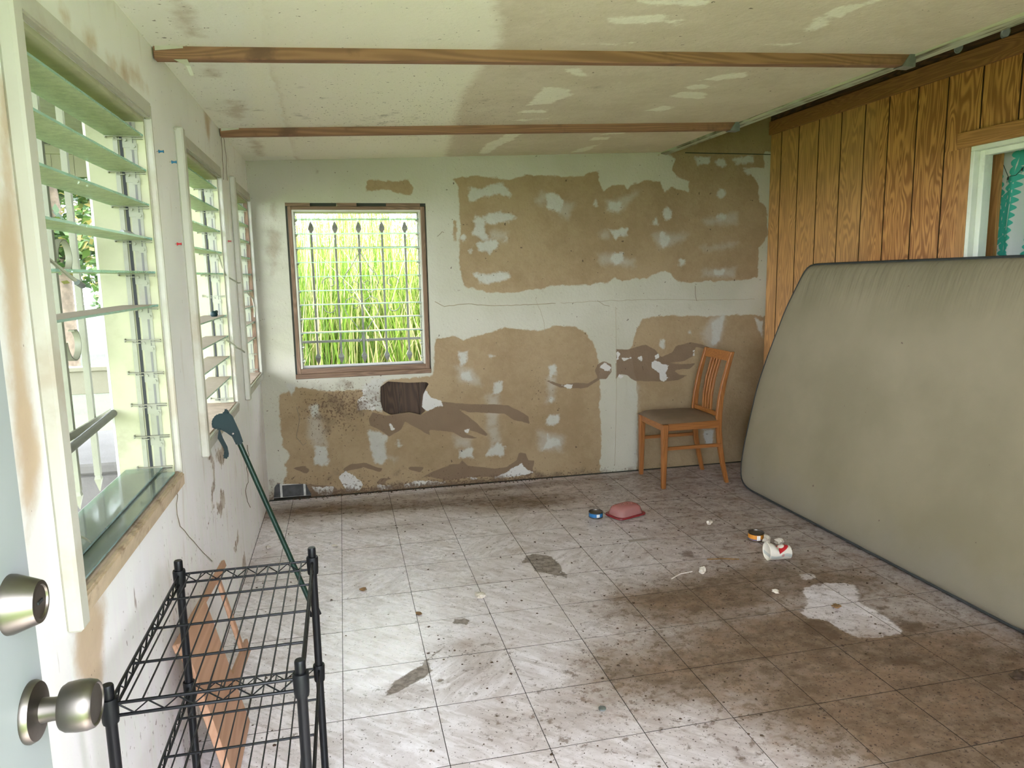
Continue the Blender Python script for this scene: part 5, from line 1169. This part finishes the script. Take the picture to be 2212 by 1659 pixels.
# hanging threads and wires on the left wall
def lthread(pts, r, lab, name='hanging_wire', seed=1, jit=.002, mat='wire'):
    rr = random.Random(seed); out = []
    for (a, b), (c, d) in zip(pts[:-1], pts[1:]):
        n = max(2, int(math.hypot(c-a, d-b)/14))
        for k_ in range(n): f = k_/n; p = on('X', .006, a+(c-a)*f, b+(d-b)*f); out.append((.004+rr.uniform(0, .004), p[1]+rr.uniform(-jit, jit), p[2]+rr.uniform(-jit, jit)))
    tag(MB().tube(out, r, 5).build(name, M[mat], smooth=True), lab, 'wire')
lthread([(380,1045),(383,1070),(382,1110),(388,1135),(420,1170),(450,1205),(468,1222)], .0012, 'thin brown wire hanging on the wall above the rack')
lthread([(478,288),(480,330),(482,380),(486,395)], .0012, 'left of two thin brown threads hanging from the farther beam', seed=2)
lthread([(482,288),(488,330),(490,380),(494,400)], .0012, 'right of two thin brown threads hanging from the farther beam', seed=3)
lthread([(535,960),(537,985),(533,1010),(536,1040),(530,1060),(535,1085),(545,1105)], .0016, 'tangled brown root thread on the wall left of the green pole end', name='root_thread', seed=4, jit=.008)
# dust cobweb strands on the middle window operator
# ------------------------------------------------------------------ outside
def m_ground():
    t = NT('lawn'); p = t.pos(); f = t.noise(p, 3, 6, .65); g = t.noise(p, 60, 3)
    c = t.mix(t.step(f, .3, .7), rgb(76, 104, 34), rgb(120, 146, 58)); c = t.mix(t.math('MULTIPLY', g, .4), c, rgb(44, 62, 18))
    return t.done(t.bsdf(c, .9))
M['lawn'] = m_ground()
struct(MB().box((-40, -20, -.5), (40, 6.6, -.32)).build('ground', M['lawn']), 'green lawn around the house')
M['far_lawn_dim'] = m_simple('dimmed_far_lawn', rgb(36, 50, 20), .9, var=.3, scale=2, dirt=rgb(58, 64, 30), dirt_amt=.8)  # same lawn, coloured darker so the window view does not blow out
struct(MB().box((-40, 6.6, -.5), (40, 60, -.32)).build('ground', M['far_lawn_dim']), 'lawn behind the house, darkened in colour against overexposure')
def m_blade(name, a, b, c_):
    t = NT(name); f = t.attr('tone'); col = t.mix(t.step(f, 0., .55), a, b); col = t.mix(t.step(f, .62, .95), col, c_)
    tr = t.n('ShaderNodeBsdfTranslucent'); t.L(col, tr.inputs[0])
    return t.done(t.mixs(.4, t.bsdf(col, .5), tr.outputs[0]))
M['grass'] = m_blade('tall_grass', rgb(66, 98, 30), rgb(124, 152, 58), rgb(198, 184, 142))
M['leaves'] = m_blade('shrub_leaves', rgb(36, 62, 26), rgb(72, 100, 42), rgb(120, 112, 60))
def grass_patch(name, N, xr, yr, hr, lab, seed, mat, wr=(.006, .018)):
    rr = random.Random(seed); vs_ = []; fs_ = []; tone = []
    for i in range(N):
        x, y = rr.uniform(*xr), rr.uniform(*yr); h = rr.uniform(*hr); w = rr.uniform(*wr); a_ = rr.uniform(0, 6.3); ln = (rr.uniform(.05, .8) if rr.random() < .6 else rr.uniform(.9, 2.1))*h*.6; tn = rr.random(); ln *= (.4 if math.sin(a_) < -.1 else 1.)*(.45 if math.cos(a_) < 0 and x < 1 else 1.); ca, sa = math.cos(a_), math.sin(a_)
        b = len(vs_); n = 5
        for k_ in range(n+1):
            f = k_/n; q = ln*f**2; zz = -.33+h*(f-.28*(ln/h)*f**3*1.3); wk = w*(1-f**2.2)+.0008
            vs_ += [(x+ca*q-sa*wk, y+sa*q+ca*wk, zz), (x+ca*q+sa*wk, y+sa*q-ca*wk, zz)]; tone += [tn, tn]
        fs_ += [(b+2*k_, b+2*k_+1, b+2*k_+3, b+2*k_+2) for k_ in range(n)]
    me = bpy.data.meshes.new(name); me.from_pydata(vs_, [], fs_); at = me.attributes.new('tone', 'FLOAT', 'POINT'); at.data.foreach_set('value', np.array(tone, np.float32))
    me.materials.append(mat); o = bpy.data.objects.new(name, me); COL.objects.link(o); o['kind'] = 'stuff'; tag(o, lab, 'grass'); return o
grass_patch('tall_grass', 15000, (-.1, 2.9), (6.2, 8.4), (1.3, 2.75), 'tall wild grass growing outside the back window', 3, M['grass'], (.002, .009))
M['bark'] = m_simple('tree_bark', rgb(104, 92, 76), .95, var=.25, scale=12)
def shrub(name, loc, h, rad, nl, lab, seed, cat='tree', trunk=.06, ls=.05, group=None, z0=.35):
    rr = random.Random(seed); e = empty(name, loc)
    MB().tube([loc, (loc[0]+.05, loc[1], loc[2]+h*.4), (loc[0]-.05, loc[1]+.05, loc[2]+h*.8)], [trunk, trunk*.75, trunk*.3], 10).build('trunk', M['bark'], e, smooth=True)
    vs_ = []; fs_ = []; tone = []
    cl_ = [(rr.gauss(0, .45)*rad, rr.gauss(0, .45)*rad, h*rr.uniform(z0, 1)) for _ in range(28)]
    for i in range(nl):
        c = rr.choice(cl_); q = Vector((rr.gauss(0, 1), rr.gauss(0, 1), rr.gauss(0, 1)*.8)).normalized()*rad*.34*rr.random()**.4
        p = Vector((loc[0]+c[0], loc[1]+c[1], loc[2]+c[2]))+q; d = Vector((rr.gauss(0,1), rr.gauss(0,1), rr.gauss(0,.6))).normalized(); s_ = d.orthogonal().normalized(); l = ls*rr.uniform(.6, 1.3); b = len(vs_); tn = rr.random()
        vs_ += [tuple(p), tuple(p+d*l*.5+s_*l*.28), tuple(p+d*l), tuple(p+d*l*.5-s_*l*.28)]; tone += [tn]*4; fs_.append((b, b+1, b+2, b+3))
    me = bpy.data.meshes.new('foliage'); me.from_pydata([(a-loc[0], b-loc[1], c-loc[2]) for a, b, c in vs_], [], fs_); at = me.attributes.new('tone', 'FLOAT', 'POINT'); at.data.foreach_set('value', np.array(tone, np.float32))
    me.materials.append(M['leaves']); o = bpy.data.objects.new('foliage', me); COL.objects.link(o); o.parent = e; o['kind'] = 'stuff'
    tag(e, lab, cat, group)
shrub('leafy_shrub', (-2.1, 12.3, -.32), 3.9, .95, 7000, 'leafy shrub behind the tall grass, left in the back window', 11, 'shrub', .03, .08, 'shrubs behind the grass')
shrub('leafy_shrub', (4.2, 12.4, -.32), 3.9, .95, 7000, 'leafy shrub behind the tall grass, right in the back window', 12, 'shrub', .03, .08, 'shrubs behind the grass')
shrub('leafy_shrub', (1.05, 12.2, -.32), 3.8, .9, 6000, 'leafy shrub behind the tall grass, in the middle of the back window', 16, 'shrub', .03, .08, 'shrubs behind the grass')
shrub('lawn_tree', (-4.6, 15.5, -.32), 5.5, 1.5, 5000, 'tree on the lawn seen between the near window bars', 13, 'tree', .16, .2, 'trees on the lawn', .3)
shrub('lawn_tree', (-9.0, 17.5, -.32), 6, 1.6, 5000, 'farther tree on the lawn seen through the nearest window', 14, 'tree', .2, .22, 'trees on the lawn', .2)
shrub('lawn_tree', (-5.6, 23.5, -.32), 6.5, 1.9, 6000, 'lawn tree closest to the house line, seen through the nearest window', 15, 'tree', .2, .22, 'trees on the lawn', .15)
# porch at the left: slab, rail at its far end, fascia
struct(MB().box((-2.6, -.5, -.32), (-.16, 6.4, -.04)).build('porch_slab', M['concrete']), 'concrete porch slab outside the left windows')
pr = empty('porch_rail', (-1.4, 6.25, -.04))
MB().box((-2.6, 6.2, .55), (-.8, 6.25, .73)).build('rail_board', M['exterior'], pr, bevel=.004)
MB().box((-2.6, 6.17, .731), (-.8, 6.28, .765)).build('rail_cap', M['exterior'], pr, bevel=.004)
for x in (-2.55, -1.75, -.95): MB().box((x-.045, 6.19, -.04), (x+.045, 6.26, .55)).build('rail_post', M['exterior'], pr, bevel=.004)
tag(pr, 'cream painted porch rail seen through the nearest window', 'rail')
fa = empty('porch_fascia', (-1.4, 6.3, 2.2))
for i in range(16): MB().box((-2.6+i*.152, 6.27, 2.20), (-2.6+i*.152+.149, 6.3, 2.435)).build('board', M['exterior'], fa)
MB().box((-2.62, 6.24, 2.36), (-.17, 6.268, 2.42)).build('batten', M['exterior'], fa)
tag(fa, 'cream vertical board fascia at the far end of the porch', 'fascia')
struct(MB().box((-2.7, -.5, 2.44), (-.17, 6.5, 2.50)).build('porch_roof', M['roofing']), 'porch roof panel')
pl = empty('stone_planter', (-.95, 4.6, -.04))
MB().prism([(-1.25,4.3,-.04),(-.7,4.3,-.04),(-.7,5.2,-.04),(-1.25,5.2,-.04)], (0,0,.42)).build('block', M['concrete'], pl, bevel=.02)
MB().box((-1.29,4.26,.38), (-.66,5.24,.44)).build('capstone', M['concrete'], pl, bevel=.012)
tag(pl, 'pale stone ledge on the porch outside the nearest window', 'planter')
bpy.context.view_layer.update()
